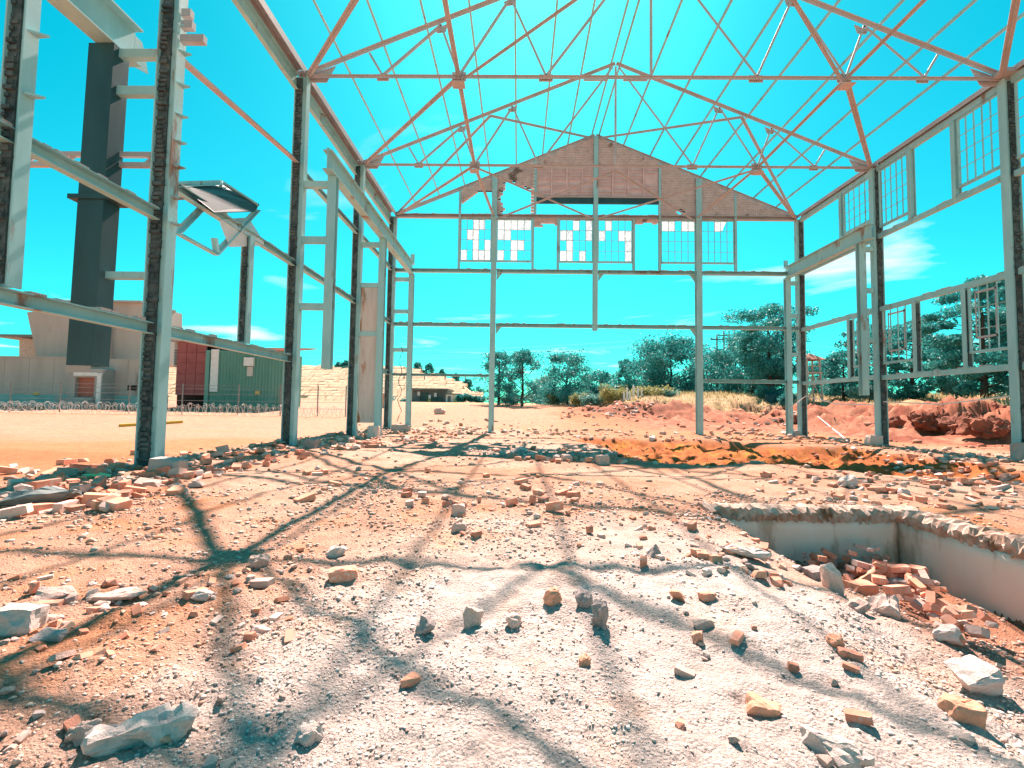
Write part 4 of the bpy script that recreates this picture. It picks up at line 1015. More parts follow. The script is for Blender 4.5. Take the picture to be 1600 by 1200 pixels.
# flared hopper: wider above than below
y2 = 41.0
def hop(u, v, y=y2): return on(u, v, 'y', y)
a = [hop(42, 488), hop(132, 478), hop(132, 560), hop(58, 560)]
m = MB(); m.prism(a, (0, 1, 0), 4.5); sub('hopper', m, CONCB, bk)
m = MB(); m.prism([hop(132, 481, y2-.5), hop(168, 481, y2-.5), hop(168, 566, y2-.5), hop(132, 566, y2-.5)], (0, 1, 0), 4.0); sub('hopper_flank', m, CONCB, bk)
m = MB(); m.prism([hop(168, 473), hop(222, 473), hop(222, 566), hop(168, 566)], (0, 1, 0), 5); sub('tower_block', m, CONCB, bk)
q = MB(); p0, p1 = hop(78, 476), hop(128, 474); q.box(p0.x, p1.x, y2-.25, y2+4, p1.z, p1.z+.22); sub('roof_slab', q, CONC, bk)
q = MB(); p0, p1 = hop(164, 474), hop(224, 474); q.box(p0.x, p1.x, y2-.3, y2+4, p1.z, p1.z+.2); sub('roof_slab', q, CONC, bk)
m = MB(); m.prism([hop(30, 530, 43), hop(60, 530, 43), hop(60, 560, 43), hop(30, 560, 43)], (0, 1, 0), 4); sub('side_room', m, RIM, bk)
q = MB(); p0, p1 = hop(-10, 530, 42.8), hop(56, 527, 42.8); q.box(p0.x, p1.x, 42.5, 46, p1.z, p1.z+.22); sub('roof_slab', q, GREYSHED, bk)
# porch with a bricked-up door and steps
x0, x1 = X38(128), X38(179)
m = MB(); zt2 = Z38(150, 578); xa, xb, zd0, zd1 = X38(139), X38(168), Z38(150, 621), Z38(150, 591)
m.box(x0, xa, BX-1.2, BX-.004, zb0-.4, zt2); m.box(xb, x1, BX-1.2, BX-.004, zb0-.4, zt2); m.box(xa, xb, BX-1.2, BX-.004, zd1, zt2); m.box(xa, xb, BX-1.2, BX-.004, zb0-.4, zd0); po = sub('porch', m, CONC, bk)
q = MB(); q.box(xa+.01, xb-.01, BX-.9, BX-.7, zd0+.003, zd1-.003); sub('brick_infill', q, REDBRICKF, po, label='red brick filling of the doorway')
q = MB(); q.box(x1-.32, x1+.02, BX-1.3, BX-1.203, zb0-.3, zt2-.35); q.box(xa-.1, x1-.33, BX-1.3, BX-1.203, zd1+.12, zd1+.4); sub('door_surround', q, WHITEP, po)
n = 6
for i in range(n):
    zz = zb0-.1+(zd0-zb0+.05)*i/n; q = MB(); q.box(x0-.1, x1-.45, BX-1.22-.3*(n-i), BX-1.21-.3*(n-i-1), zb0-.3, zz+(zd0-zb0)/n); sub('step', q, CONC, po)
q = MB(); q.box(X38(200), X38(214), BX-.03, BX-.003, Z38(207, 610), Z38(207, 602)); sub('window', q, DARKIN, bk)
q = MB(); q.box(X38(54), X38(62), BX-.03, BX-.003, Z38(58, 618), Z38(58, 613)); sub('sign_plate', q, AMBER, bk)
# gate bay: dark opening, red sheet doors, louvre
gb = empty('gate_bay', (X38(285), BX, zb0), 'dark gate bay with tall dull red sheet doors between bunker and green shed', 'building'); bpy.context.view_layer.update()
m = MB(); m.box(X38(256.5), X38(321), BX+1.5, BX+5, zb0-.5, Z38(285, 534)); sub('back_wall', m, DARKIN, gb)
q = MB(); q.box(X38(257), X38(270), BX+.9, BX+1.4, Z38(262, 572), Z38(262, 533)); sub('wall', q, CONC, gb)
for i in range(7):
    z = Z38(262, 566)+i*.19; q = MB(); q.prism([(X38(258.5), BX+.86, z), (X38(269), BX+.86, z), (X38(269), BX+.78, z-.09), (X38(258.5), BX+.78, z-.09)], (0, 0, 1), .02); sub('louvre_slat', q, GREYSHED, gb)
dx0, dx1 = X38(270), X38(316)
for i in range(3):
    for j in range(5):
        zA = Z38(290, 617)+(Z38(290, 533)-Z38(290, 617))*j/5; zB = Z38(290, 617)+(Z38(290, 533)-Z38(290, 617))*(j+1)/5
        xA = dx0+(dx1-dx0)*i/3; xB = dx0+(dx1-dx0)*(i+1)/3
        q = MB(); q.box(xA+.02, xB-.02, BX+.3, BX+.36, zA+.02, zB-.02); sub('door_panel', q, REDSHEET, gb)
q = MB(); q.box(dx0, dx1, BX+.37, BX+.42, Z38(290, 617), Z38(290, 533)); sub('door_frame', q, REDSHEET, gb)
q = MB(); q.box(X38(256), X38(267), BX-.5, BX-.2, zb0-.2, Z38(260, 617)); sub('bollard', q, CONC, gb)
q = MB(); q.box(X38(256), X38(322), BX+.2, BX+5, Z38(285, 533)+.02, Z38(285, 530)+.02); sub('roof_slab', q, CONC, gb)
# green corrugated shed
sx0, sx1 = X38(321), X38(452)
gs = empty('corrugated_shed', ((sx0+sx1)/2, BX, zb0), 'green corrugated iron shed under a red tiled roof', 'shed'); bpy.context.view_layer.update()
def corrugated(x0, x1, y, z0, z1, pitch=.16, amp=.035):
    n = int((x1-x0)/pitch*4); m = MB(); vs = []; fs = []
    for i in range(n+1):
        x = x0+(x1-x0)*i/n; d = amp*math.sin(i*math.pi/2)
        vs += [(x, y+d, z0), (x, y+d, z1)]
    k = len(vs); vs += [(x, y_+.02, z) for x, y_, z in vs]
    for i in range(n): a = 2*i; fs += [(a, a+2, a+3, a+1), (k+a+1, k+a+3, k+a+2, k+a), (a+1, a+3, k+a+3, k+a+1)]
    return m.add(vs, fs)
zs1 = Z38(380, 548)
m = corrugated(sx0, sx1, BX, zb0-.5, zs1, .27, .05); sub('corrugated_wall', m, GREENSHEET, gs)
q = MB(); q.box(sx0, sx1-.9, BX+.08, BX+4, zb0-.5, zs1-.02); sub('wall', q, GREENSHEET, gs)
q = MB(); q.box(X38(321), X38(327), BX-.12, BX-.06, zb0-.3, zs1); sub('corner_post', q, GREENSHEET, gs)
q = MB(); q.box(X38(329), X38(341), BX-.10, BX-.06, Z38(335, 612), Z38(335, 546)); sub('door', q, WHITEP, gs)
q = MB(); q.box(X38(382), X38(397), BX-.25, BX-.06, Z38(390, 572), Z38(390, 559)); bxo = sub('vent_box', q, WHITEP, gs)
q = MB(); q.box(X38(386), X38(395), BX-.10, BX-.06, Z38(390, 588), Z38(390, 573)); sub('rusty_pipe', q, RUSTPL, bxo)
q = MB(); q.box(X38(400), X38(407), BX-.09, BX-.06, Z38(404, 616), Z38(404, 611)); sub('sign_plate', q, AMBER, gs)
rz0, rz1 = zs1+.02, Z38(420, 534)
for j in range(6):
    y_a, y_b = BX-.3+j*.75, BX-.3+(j+1)*.75; za = rz0+(rz1-rz0)*j/6; zb_ = rz0+(rz1-rz0)*(j+1)/6
    nT = 16
    for i in range(nT):
        xa = X38(372)+(sx1+.3-X38(372))*i/nT; xb = X38(372)+(sx1+.3-X38(372))*(i+1)/nT
        q = MB(); q.prism([(xa+.02, y_a, za+.05), (xb-.02, y_a, za+.05), (xb-.02, y_b+.1, zb_+.03), (xa+.02, y_b+.1, zb_+.03)], (0, 0, -1), .04); sub('roof_tile', q, REDTILE, gs)
q = MB(); q.prism([(X38(371), BX-.25, rz0), (sx1+.25, BX-.25, rz0), (sx1+.25, BX+4.3, rz1-.02), (X38(371), BX+4.3, rz1-.02)], (0, 0, -1), .05); sub('roof_deck', q, REDTILE, gs)
# razor wire fence in front of the works
fy = 31.0
fn = empty('razor_wire_fence', (-26, fy, .4), 'thin post fence with coiled razor wire in front of the concrete works', 'fence'); bpy.context.view_layer.update()
for u in (-60, 15, 93, 201, 284, 372, 438, 496, 540):
    p = on(u, 640, 'y', fy); z0 = zt(p.x, fy); q = MB(); q.tube([(p.x, fy, z0-.3), (p.x, fy, z0+2.1)], .04, 6); sub('post', q, WIRE, fn)
xa, xb = on(-60, 640, 'y', fy).x, on(540, 640, 'y', fy).x
for dz in (.5, .95, 1.4, 1.75, 2.0):
    q = MB(); q.tube([(xa+(xb-xa)*i/12, fy-.045, zt(xa+(xb-xa)*i/12, fy)+dz) for i in range(13)], .011, 4); sub('strand', q, WIRE, fn)
pts = []
_r = random.Random(12); _q = 1
for i in range(1500):
    t = i/1499; x = xa+(xb-xa)*t; a = i*.83; _q = .9*_q+.1*_r.uniform(.3, 1.6); pts.append((x+.22*math.sin(a*.37), fy-.35+.32*_q*math.cos(a), zt(x, fy)+.36+.34*_q*math.sin(a)+.1*math.sin(a*.11)))
q = MB(); q.tube(pts, .010, 3); sub('razor_coil', q, ROPE, fn)
# terraced hillside of gabions
def terraces():
    m = MB(); r = random.Random(9); nT = 15
    for k in range(nT):
        y = 84+k*1.5; z0 = 1.2+k*.61; z1 = z0+.61
        xr = on(764-k*k*.48-k*2.4, 600, 'y', y).x+r.uniform(-1.4, 1.2)
        x = -135
        while x < xr:
            w = r.uniform(.9, 2.4); t = r.uniform(-.10, .14); d = r.uniform(-.16, .16)
            if r.random() > .008:
                a_, b_, za, zb2 = x+.03, min(x+w, xr)-.03, (z0-.4 if k == 0 else z0), z1-.05+t
                m.add([(a_, y-.75+d, za), (b_, y-.75+d, za), (b_, y+2.2, za), (a_, y+2.2, za), (a_, y+.35+d, zb2), (b_, y+.35+d, zb2), (b_, y+2.2, zb2), (a_, y+2.2, zb2)], [(3, 2, 1, 0), (4, 5, 6, 7), (0, 1, 5, 4), (1, 2, 6, 5), (2, 3, 7, 6), (3, 0, 4, 7)])
            x += w
        m.add([(-135, y-.55, z0-1), (xr-.3, y-.55, z0-1), (xr+.6, y+4, z0-1), (-135, y+4, z0-1), (-135, y+.5, z1-.10), (xr-1.2, y+.5, z1-.10), (xr-1.2, y+4, z1-.10), (-135, y+4, z1-.10)], [(3, 2, 1, 0), (4, 5, 6, 7), (0, 1, 5, 4), (1, 2, 6, 5), (2, 3, 7, 6), (3, 0, 4, 7)])
    return m
o = terraces().build('terraced_hill', HILLM); o['kind'] = 'structure'

# guard hut, gate screens and cabin
hy = 66.0
def hx(u, v): return on(u, v, 'y', hy)
gz = zt(hx(670, 640).x, hy)
hut = empty('guard_shed', (hx(668, 640).x, hy, gz), 'low slate grey shed with dark green sliding gates below the terraces', 'shed'); bpy.context.view_layer.update()
p0, p1 = hx(642, 638), hx(697, 610)
q = MB(); q.box(p0.x, p1.x, hy+.4, hy+6, gz-.4, p1.z); sub('wall', q, GREYSHED, hut)
q = MB(); q.box(p0.x-.3, p1.x+.3, hy-.4, hy+6.3, p1.z+.004, p1.z+.25); sub('roof', q, GREYSHED, hut)
for i, (a, b) in enumerate(((643, 655), (656, 669), (670, 682), (683, 690))):
    q = MB(); q.box(hx(a, 630).x, hx(b, 630).x, hy+.2, hy+.38, gz-.2, hx(a, 613 if i < 2 else 620).z); sub('gate_panel', q, DKGREEN if i else GREYSHED, hut)
for u, v in ((654, 615), (671, 620), (680, 617)):
    a, b = hx(u-2, v+3), hx(u+2, v-3); q = MB(); q.box(a.x, b.x, hy+.12, hy+.19, a.z, b.z); sub('sign_plate', q, WHITEP, hut)
a, b = hx(668, 629), hx(673, 624); q = MB(); q.box(a.x, b.x, hy+.12, hy+.19, a.z, b.z); sub('sign_plate', q, AMBER, hut)
cb = empty('guard_cabin', (hx(708, 640).x, hy-1, gz), 'small white cabin with an amber window blind right of the grey shed', 'cabin'); bpy.context.view_layer.update()
a, b = hx(698, 638), hx(719, 617); q = MB(); q.box(a.x, b.x, hy-1, hy+1.5, gz-.3, b.z); sub('wall', q, WHITEP, cb)
q = MB(); q.box(a.x-.15, b.x+.15, hy-1.2, hy+1.7, b.z+.004, b.z+.16); sub('roof', q, GREYSHED, cb)
for u0, u1, mt in ((701, 706, GREYSHED), (710, 715, AMBER)):  # right window is a flat amber panel
    c, d = hx(u0, 630), hx(u1, 619); q = MB(); q.box(c.x, d.x, hy-1.06, hy-1.004, c.z, d.z); sub('window', q, mt, cb)
q = MB(); q.box(a.x-.02, b.x+.02, hy-1.05, hy-1.004, gz-.3, hx(708, 631.5).z); sub('brick_base', q, REDBRICKF, cb)

# things lying on the yard
yp0, yp1 = G(187, 667), G(284, 661)
q = MB(); q.beam((yp0.x, yp0.y, yp0.z+.07), (yp1.x, yp1.y, yp1.z+.07), Bsec(.2, .13)); pl = q.build('yellow_beam', YELLOW, loc=yp0); tag(pl, 'long yellow painted beam lying on the orange yard', 'beam')
p = G(152, 745); me = hull_rock(801, 16, (1, .5, .12), 1, .6, .05); me.materials.append(PLASTIC); put('plastic_scrap', me, p, .42, (.1, .1, .2), 'crumpled bright green plastic scrap among the bricks', 'scrap', sink=.05)
p = G(62, 790); me = hull_rock(802, 18, (1, .55, .22), 2, .6, .10); me.materials.append(TARP); put('tarpaulin', me, p, .95, (.05, -.12, .3), 'crumpled dark grey tarpaulin lying in the shadow at the left edge', 'tarpaulin', sink=.1)
p = G(598, 637); q = MB(); q.box(p.x-.4, p.x+.4, p.y-.3, p.y+.3, p.z-.1, p.z+.9); q.box(p.x-.25, p.x+.25, p.y-.2, p.y+.2, p.z+.903, p.z+1.3); tag(q.build('orange_barrel_stand', ORBRICK, loc=p), 'small orange stand at the foot of the terraces', 'stand')
# red earth lumps in the bank
for i, (u, v, w, lb) in enumerate(((1455, 668, 60, 'dark red earth lump in the bank, leftmost of the big lumps'), (1500, 675, 62, 'big craggy red earth clod in the middle of the bank cutting'), (1548, 680, 60, 'big craggy red earth clod beside the near right column'), (1555, 640, 24, 'small dark red clod perched on top of the bank cutting'), (1240, 660, 26, 'dark red clod on the bank left of the far right columns'), (1398, 668, 34, 'low red clod on the bank right of the middle right column'))):
    p = G(u, v); t = (p-Vector((0, 0, EYE))).length; me = hull_rock(820+i, 34, (1, .8, .7), 3, .8, .34); me.materials.append(EARTH)
    put('earth_clod', me, p, w*t/FPX*.72, (0, 0, i), lb, 'clod', sink=.36)
q = MB(); a, b = G(1292, 628), G(1352, 614); q.tube([a+Vector((0, 0, .1)), b+Vector((0, 0, .5))], .16, 8, .09); tag(q.build('fallen_log', WOOD, loc=a, smooth=True), 'dark fallen log leaning on the grass of the right bank', 'log')
# pale rope and barrier tape on the right
def rope(name, pts, r, label, cat, mat=ROPE):
    q = MB(); q.tube(pts, r, 5); return tag(q.build(name, mat, loc=pts[0]), label, cat)
P = [G(u, v)+Vector((0, 0, .05)) for u, v in ((1278, 652), (1290, 662), (1302, 672), (1312, 680), (1324, 691))]
rope('pale_hose', P, .035, 'pale hose lying down the red bank beside the far right columns', 'hose')
z = 1.9
rope('barrier_tape', [(XCR, YD-.13, 1.4), (XCR+.5, YD-.5, 1.95), (XR+.05, YC+2.5, 1.55), (XR-.05, YC+.14, 1.5)], .022, 'white barrier tape strung between the far and the middle right columns', 'tape', WHITEP)
rope('barrier_tape', [(XR-.02, YC-.14, 1.62), (XR+.02, (YB+YC)/2, 1.5), (XR-.02, YB+.14, 1.72)], .02, 'white barrier tape strung between the middle and the near right columns', 'tape', WHITEP)
xk = (XL+XCL)/2+.1
rope('hanging_cable', [(xk+.1*math.sin(i*1.7), YD-.16+.03*math.cos(i*2.1), 4.1-i*.26) for i in range(15)], .018, 'dark tangled cable hanging between the paired columns of the far left corner', 'cable', DARKST)

# ------------------------------------------------------------------ trees
def add_leaves(V, F, c, rad, n, size, g, flat=.75):
    d = g.normal(size=(n, 3)); d /= np.linalg.norm(d, axis=1, keepdims=True); r_ = g.random((n, 1))**.45
    p = np.array(c)+d*r_*np.array([rad, rad, rad*flat])
    a = g.normal(size=(n, 3)); a /= np.linalg.norm(a, axis=1, keepdims=True); b = np.cross(a, g.normal(size=(n, 3))); b /= np.linalg.norm(b, axis=1, keepdims=True)
    s = size*g.uniform(.6, 1.4, (n, 1)); k = sum(len(v) for v in V)
    V.append(np.stack([p-a*s, p-b*s*.45, p+a*s, p+b*s*.45], 1).reshape(-1, 3)); F.append(np.arange(n*4).reshape(n, 4)+k)
def tree(name, label, x, y, h, w, kind, seed, leaf=LEAF, group=None, bare=.03, nleaf=3000, lean=0, ls=None):
    """kind: 'round', 'spire' (thin upright limbs), 'open' (pine-like tiers with gaps), 'bush'"""
    g = np.random.default_rng(seed); z0 = zt(x, y)-.1; r = random.Random(seed)
    t = empty(name, (x, y, z0), label, 'bush' if kind == 'bush' else 'tree', group); t_loc = Vector((x, y, z0))
    mb = MB(); top = Vector((x+lean*h, y, z0+h*.9))
    tr = [Vector((x, y, z0)).lerp(top, k/7)+Vector((r.uniform(-1, 1), r.uniform(-1, 1), 0))*h*.012*(k > 0) for k in range(8)]
    if kind != 'bush': mb.tube(tr, h*.022+.04, 7, h*.004)
    tips = []; nb = {'round': 22, 'spire': 30, 'open': 30, 'bush': 10}[kind]
    for i in range(nb):
        f = bare+(1-bare)*((i+r.random())/nb)*.97
        b = tr[0].lerp(top, f) if kind != 'bush' else tr[0]+Vector((r.uniform(-.2, .2)*w, r.uniform(-.2, .2)*w, 0))
        az = i*2.4+r.uniform(-.5, .5)
        env = {'round': max(.05, math.sin(min(1, (f-bare)/(1-bare)*.72+.28)*math.pi))**.6, 'spire': (1-f)**.75*1.15+.06, 'open': (.55+.45*math.sin((f-bare)/(1-bare)*math.pi))*r.uniform(.55, 1.15), 'bush': r.uniform(.6, 1)}[kind]
        ln = w*.5*env*r.uniform(.75, 1.1); up = {'round': .45, 'spire': .95, 'open': .22, 'bush': 1.0}[kind]*ln*r.uniform(.6, 1.3)
        if kind in ('round', 'spire') and f < .35: up *= f/.35*.9
        if kind == 'bush': up = h*r.uniform(.4, .8); ln *= .8
        e = b+Vector((math.cos(az)*ln, math.sin(az)*ln, up)); mid = b.lerp(e, .5)+Vector((0, 0, ln*.06))
        mb.tube([b, mid, e], h*.007*(1-f)+.018, 4, .008)
        tips += [(e, 1), (b.lerp(e, .62)+Vector((r.uniform(-.1, .1)*ln, r.uniform(-.1, .1)*ln, .04*h)), .8)]
        if kind != 'open': tips.append((b.lerp(e, .85)+Vector((r.uniform(-.2, .2)*ln, r.uniform(-.2, .2)*ln, r.uniform(-.1, .15)*ln)), .7))
    if kind in ('round', 'spire'):
        for k in range(16):
            f = r.uniform(.06, .5); a_ = r.uniform(0, 6.28); q_ = w*r.uniform(.12, .40)
            tips.append((tr[0].lerp(top, f)+Vector((math.cos(a_)*q_, math.sin(a_)*q_, 0)), .9))
    mb.build('trunk', BARK, t, smooth=True)
    V, F = [], []; per = max(6, int(nleaf*2.9)//len(tips)); cr = {'round': .20, 'spire': .14, 'open': .145, 'bush': .25}[kind]*w
    size = ls or max(.08, .0024*math.hypot(x, y))
    for c, k in tips:
        if r.random() < .05: continue
        q = int(per*r.uniform(.35, 1.6)); add_leaves(V, F, c, cr*k*r.uniform(.6, 1.4), q, size, g, .7 if kind != 'open' else .5)
    me = bpy.data.meshes.new('crown'); set_mesh(me, np.vstack(V)-np.array(t_loc), np.vstack(F)); me.materials.append(leaf)
    o = bpy.data.objects.new('crown', me); COL.objects.link(o); o.parent = t
    return t
def tree_at(u, vb, vt, wpx, y, *a, name='tree', **k):
    p = on(u, vb, 'y', y); h = (on(u, vt, 'y', y).z-zt(p.x, y)); w = wpx*y/FPX*1.18
    return tree(name, a[0], p.x, y, h, w, a[1], a[2], **k)
tree_at(779, 630, 546, 60, 54, 'tall feathery tree behind the left gable post', 'spire', 1, leaf=LEAF, nleaf=1900)
tree_at(816, 632, 543, 66, 52, 'pointed feathery tree right of the left gable post', 'spire', 2, leaf=LEAF, nleaf=2100)
tree_at(886, 630, 549, 72, 58, 'leafy spreading tree left of the debris mound', 'round', 3, leaf=LEAF, nleaf=3200)
tree_at(850, 628, 588, 44, 70, 'small grey tree between the feathery tree and the spreading tree', 'round', 4, leaf=LEAF2, nleaf=1200)
tree_at(938, 628, 580, 52, 76, 'low dark tree right of the spreading tree', 'round', 5, nleaf=1700)
tree_at(978, 626, 558, 36, 70, 'narrow dark tree standing left of the big tree', 'spire', 6, nleaf=1700)
tree_at(1010, 626, 562, 60, 66, 'dark bushy tree on the left flank of the big tree', 'round', 7, nleaf=2400)
tree_at(1048, 624, 530, 92, 60, 'biggest dense tree just left of the right gable post', 'round', 8, nleaf=6500, bare=.04)
tree_at(1112, 622, 545, 58, 64, 'dark tree just right of the right gable post', 'round', 9, nleaf=2300)
tree_at(1150, 622, 540, 60, 60, 'dark tree beside the power poles', 'round', 10, nleaf=2400)
tree_at(1203, 618, 470, 110, 46, 'tall open crowned pine left of the far right columns', 'open', 11, nleaf=8200, bare=.10)
tree_at(1175, 620, 515, 84, 52, 'dense pine behind the tall open pine', 'round', 12, nleaf=5600, bare=.05)
tree_at(1318, 616, 545, 70, 44, 'small pine right of the far right columns', 'open', 13, nleaf=2200)
tree_at(1290, 616, 560, 46, 50, 'little round tree behind the watch tower', 'round', 14, nleaf=1300)
tree_at(1368, 612, 500, 78, 40, 'pine seen behind the middle right column', 'open', 15, nleaf=2900)
tree_at(1425, 610, 490, 80, 36, 'leaning pine right of the middle right column', 'open', 16, nleaf=3400, lean=.04)
tree_at(1472, 612, 525, 66, 42, 'broad pine beyond the gap in the right wall', 'open', 17, nleaf=2400)
tree_at(1538, 614, 428, 120, 30, 'tallest pine behind the near right window', 'open', 18, nleaf=9000, bare=.06)
tree_at(1590, 612, 450, 90, 34, 'tall pine at the right edge behind the near right column', 'open', 19, nleaf=3400)
tree_at(1655, 612, 430, 110, 32, 'large pine beyond the right edge of the hall', 'open', 20, nleaf=3000)
for i, (u, vb, vt, w, y, lb, lf) in enumerate((
    (957, 632, 600, 42, 46, 'round yellow green shrub behind the debris mound', LEAF3), (905, 632, 608, 24, 50, 'small brownish shrub under the spreading tree', LEAF3), (928, 634, 612, 34, 48, 'grey green shrub left of the round yellow green shrub', LEAF2),
    (1015, 630, 606, 46, 46, 'low pale shrub at the foot of the dark bushy tree', LEAF3), (1040, 632, 612, 30, 46, 'low straggly shrub at the foot of the biggest tree', LEAF2), (985, 633, 616, 32, 47, 'pale shrub beside the white stakes', LEAF3),
    (724, 636, 614, 16, 62, 'dark upright conifer shrub right of the guard cabin, first of the row', LEAF), (736, 636, 616, 14, 62, 'dark upright conifer shrub, middle one of the row by the cabin', LEAF), (748, 636, 616, 14, 62, 'dark upright conifer shrub, rightmost of the row by the cabin', LEAF),
    (586, 636, 618, 16, 70, 'dark shrub left of the guard shed, nearer the inner column', LEAF), (603, 636, 616, 18, 70, 'dark shrub beside the small orange stand', LEAF), (634, 638, 624, 14, 66, 'little dark shrub at the left end of the guard shed', LEAF),
    (1231, 626, 610, 18, 36, 'dark round bush on the bank left of the far right columns', LEAF), (1205, 612, 600, 30, 44, 'low dark bush under the tall open pine', LEAF), (1505, 608, 585, 34, 33, 'grey bush under the tallest pine', LEAF2), (1425, 608, 592, 30, 36, 'dark bush under the leaning pine', LEAF), (1350, 604, 590, 26, 38, 'small bush behind the middle right column', LEAF2),
    (800, 630, 612, 26, 55, 'low grey scrub under the pointed feathery tree', LEAF2), (866, 630, 612, 26, 58, 'low scrub between two feathery trees', LEAF3))):
    tree_at(u, vb, vt, w, y, lb, 'bush', 60+i, leaf=lf, nleaf=900, name='bush')
for i, (u, vt, w, lb) in enumerate(((528, 562, 10, 'tiny tree on the ridge above the inner column'), (540, 560, 14, 'small round tree on the terrace ridge right of the tiny one'), (604, 571, 12, 'low tree on the ridge left of the twin trees'), (652, 562, 18, 'left twin tree on the crest of the terraces'), (670, 562, 16, 'right twin tree on the crest of the terraces'), (690, 572, 12, 'low shrub on the crest right of the twin trees'), (712, 580, 16, 'straggling shrub on the falling crest'), (730, 590, 18, 'last shrub on the falling end of the crest'))):
    y = 106; p = on(u, 600, 'y', y); k = min(14, max(0, int((742-u)/9))); z1 = 1.2+.66*min(15, k+1); pt = on(u, vt, 'y', y)
    g_ = zt(p.x, y); t = tree('tree', lb, p.x, y, max(2.5, pt.z-g_), w*y/FPX, 'round', 90+i, nleaf=500, bare=max(.55, min(.85, (z1-g_)/max(1, pt.z-g_))))
UG = ('low scrub in the belt under the far trees', 'grey scrub in the belt under the far trees')
_r = random.Random(55)
for i, u in enumerate(range(838, 1112, 17)):
    lf = (LEAF, LEAF2, LEAF)[i % 3]; tree_at(u+_r.uniform(-5, 5), 630, _r.uniform(596, 612), _r.uniform(26, 40), _r.uniform(66, 76), ('dark', 'grey green', 'dense dark')[i % 3]+' scrub bush in the belt under the far trees, '+('left end', 'left part', 'centre left', 'middle', 'centre right', 'right end')[min(5, i//3)], 'bush', 140+i, leaf=lf, nleaf=800, name='bush', group='scrub belt under the far trees')
# dry grass on the right bank
def grass():
    g = np.random.default_rng(77); n = 26000; x = g.uniform(8, 48, n); y = g.uniform(14, 60, n); a = albedo(x, y)
    k = (a[:, 0]-a[:, 2] > .13) & (a[:, 1] > .62*a[:, 0]) & ((x > 22) | (y > 37)) & (np.abs(np.arctan2(x, y)) < .95); x, y = x[k], y[k]; n = len(x); z = terrain(x, y)
    h = g.uniform(.12, .42, n)*(1+fbm(x, y, .4, 2, 300)); t = g.uniform(0, 6.28, n); w = .018+.0006*np.hypot(x, y); dx, dy = np.cos(t)*w, np.sin(t)*w; lx, ly = g.normal(0, .12, n), g.normal(0, .12, n)
    V = np.stack([np.stack([x-dx, y-dy, z-.03], 1), np.stack([x+dx, y+dy, z-.03], 1), np.stack([x+lx, y+ly, z+h], 1)], 1).reshape(-1, 3)
    me = bpy.data.meshes.new('dry_grass'); set_mesh(me, V, np.arange(n*3).reshape(n, 3)); me.materials.append(GRASS); o = bpy.data.objects.new('dry_grass', me); COL.objects.link(o)
    tag(o, 'dry yellow grass growing over the right bank', 'grass', kind='stuff')
grass()
# white stakes by the shrubs, power poles, wires and a small watch tower
for i, u in enumerate((975, 980, 984, 990, 997, 1003)):
    y = 45; p = on(u, 632, 'y', y); z = zt(p.x, y); hgt = (.9, 1.25, .8, 1.3, 1.0, .8)[i]; q = MB(); q.prism([(p.x-.09, y, z-.2), (p.x+.09, y, z-.2), (p.x+.09, y, z+hgt-.12), (p.x, y, z+hgt), (p.x-.09, y, z+hgt-.12)], (0, 1, 0), .09)
    tag(q.build('white_stake', WHITEP, loc=(p.x, y, z)), ('leftmost', 'second', 'third', 'fourth', 'fifth', 'rightmost')[i]+' white pointed stake of the row among the pale shrubs', 'stake', 'white stakes by the shrubs')
poles = []
for i, (u, vt, y, lb) in enumerate(((1121, 523, 62, 'left wooden power pole rising before the dark tree'), (1132, 517, 66, 'tallest wooden power pole, middle of the three'), (1140, 522, 62, 'right wooden power pole of the three'))):
    p = on(u, 625, 'y', y); zt_ = on(u, vt, 'y', y).z; z0 = zt(p.x, y); t = empty('power_pole', (p.x, y, z0), lb, 'pole', 'wooden power poles'); q = MB(); q.tube([(p.x, y, z0-.3), (p.x, y, zt_)], .15, 8, .10); q.build('pole', WOOD, t, smooth=True)
    q = MB(); q.box(p.x-.9, p.x+.9, y-.17, y-.125, zt_-.75, zt_-.6); ca = q.build('cross_arm', WOOD, t)
    for dx in (-.8, 0, .8):
        q = MB(); q.tube([(p.x+dx, y-.15, zt_-.597), (p.x+dx, y-.15, zt_-.40)], .05, 6); q.build('insulator', GREYSHED, ca)
    poles.append((p.x, y, zt_-.4))
def wire(a, b, sag, label, r=.022):
    a, b = Vector(a), Vector(b); pts = [a.lerp(b, i/24)+Vector((0, 0, -sag*4*(i/24)*(1-i/24))) for i in range(25)]
    q = MB(); q.tube(pts, r, 4); tag(q.build('power_line', WIRE, loc=a), label, 'wire')
for (x, y, z), (u, v, yy), lb in zip((poles[0], poles[1], poles[2]), ((480, 556, 80), (470, 547, 84), (480, 562, 76)), ('middle power line crossing the sky from the left pole', 'uppermost power line crossing the sky from the tallest pole', 'lowest power line crossing the sky from the right pole')):
    wire((x, y-.15, z), on(u, v, 'y', yy), 1.0, lb)
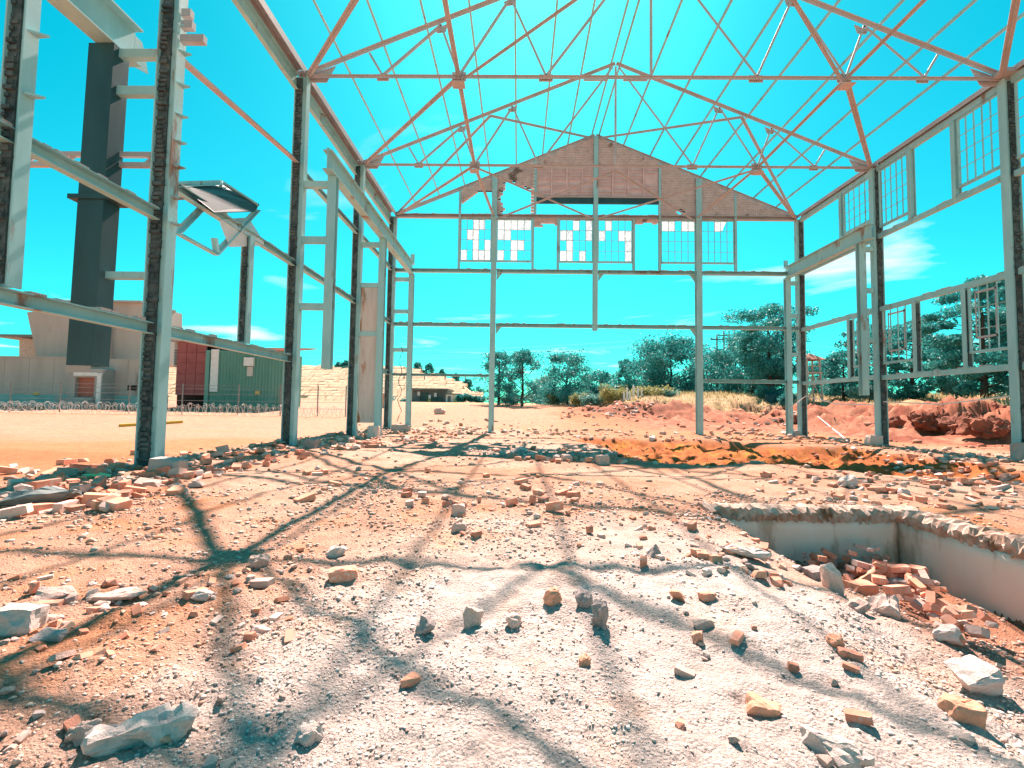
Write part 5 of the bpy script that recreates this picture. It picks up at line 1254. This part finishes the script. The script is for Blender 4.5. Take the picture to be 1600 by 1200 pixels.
wire((poles[1][0]+.8, poles[1][1]-.15, poles[1][2]), on(1560, 555, 'y', 58), .8, 'upper power line running right of the poles behind the pines'); wire((poles[0][0]+.8, poles[0][1]-.15, poles[0][2]-.0), on(1560, 572, 'y', 58), .8, 'lower power line running right of the poles behind the pines')
y = 42; p = on(1266, 610, 'y', y); z0 = zt(p.x, y); zt_ = on(1270, 563, 'y', y).z
tw = empty('watch_tower', (p.x, y, z0), 'small pinkish watch tower with a red roof beyond the far right columns', 'tower'); bpy.context.view_layer.update()
for sx in (-.55, .55):
    for sy in (-.5, .5): q = MB(); q.beam((p.x+sx*1.3, y+sy*1.3, z0-.2), (p.x+sx, y+sy, zt_), Bsec(.11, .11), (0, 1, 0)); q.build('leg', TOWERP, tw)
q = MB(); q.box(p.x-.7, p.x+.7, y-.65, y+.65, zt_-1.25, zt_-1.1); q.build('floor', TOWERP, tw)
for s in (1, -1): q = MB(); q.beam((p.x-.6*s, y-.6, zt_-1.2), (p.x+.7*s, y-.65, z0+.4), Bsec(.07, .07), (0, 1, 0)); q.build('cross_brace', TOWERP, tw)
q = MB(); q.box(p.x-.62, p.x+.62, y-.58, y-.53, zt_-.62, zt_-.55); q.build('handrail', TOWERP, tw)
q = MB(); ap = (p.x, y, zt_+.65); c4 = [(p.x-.95, y-.9, zt_), (p.x+.95, y-.9, zt_), (p.x+.95, y+.9, zt_), (p.x-.95, y+.9, zt_)]; q.add(c4+[ap], [(0, 1, 4), (1, 2, 4), (2, 3, 4), (3, 0, 4), (3, 2, 1, 0)]); q.build('roof', REDTILE, tw)

# ------------------------------------------------------------------ the air
def haze(density):
    q = MB(); q.box(-440, 440, -440, 440, -4.5, 22); o = q.build('haze', STEEL); o.data.materials.clear()
    m = bpy.data.materials.new('thin_haze'); m.use_nodes = True; nt = m.node_tree; nt.nodes.clear()
    out = nt.nodes.new('ShaderNodeOutputMaterial'); v = nt.nodes.new('ShaderNodeVolumePrincipled'); v.inputs['Color'].default_value = (.93, .95, .96, 1)
    v.inputs['Density'].default_value = density; v.inputs['Anisotropy'].default_value = .3; nt.links.new(v.outputs[0], out.inputs['Volume']); o.data.materials.append(m); o['kind'] = 'stuff'
HAZE = 0
if HAZE: haze(HAZE)
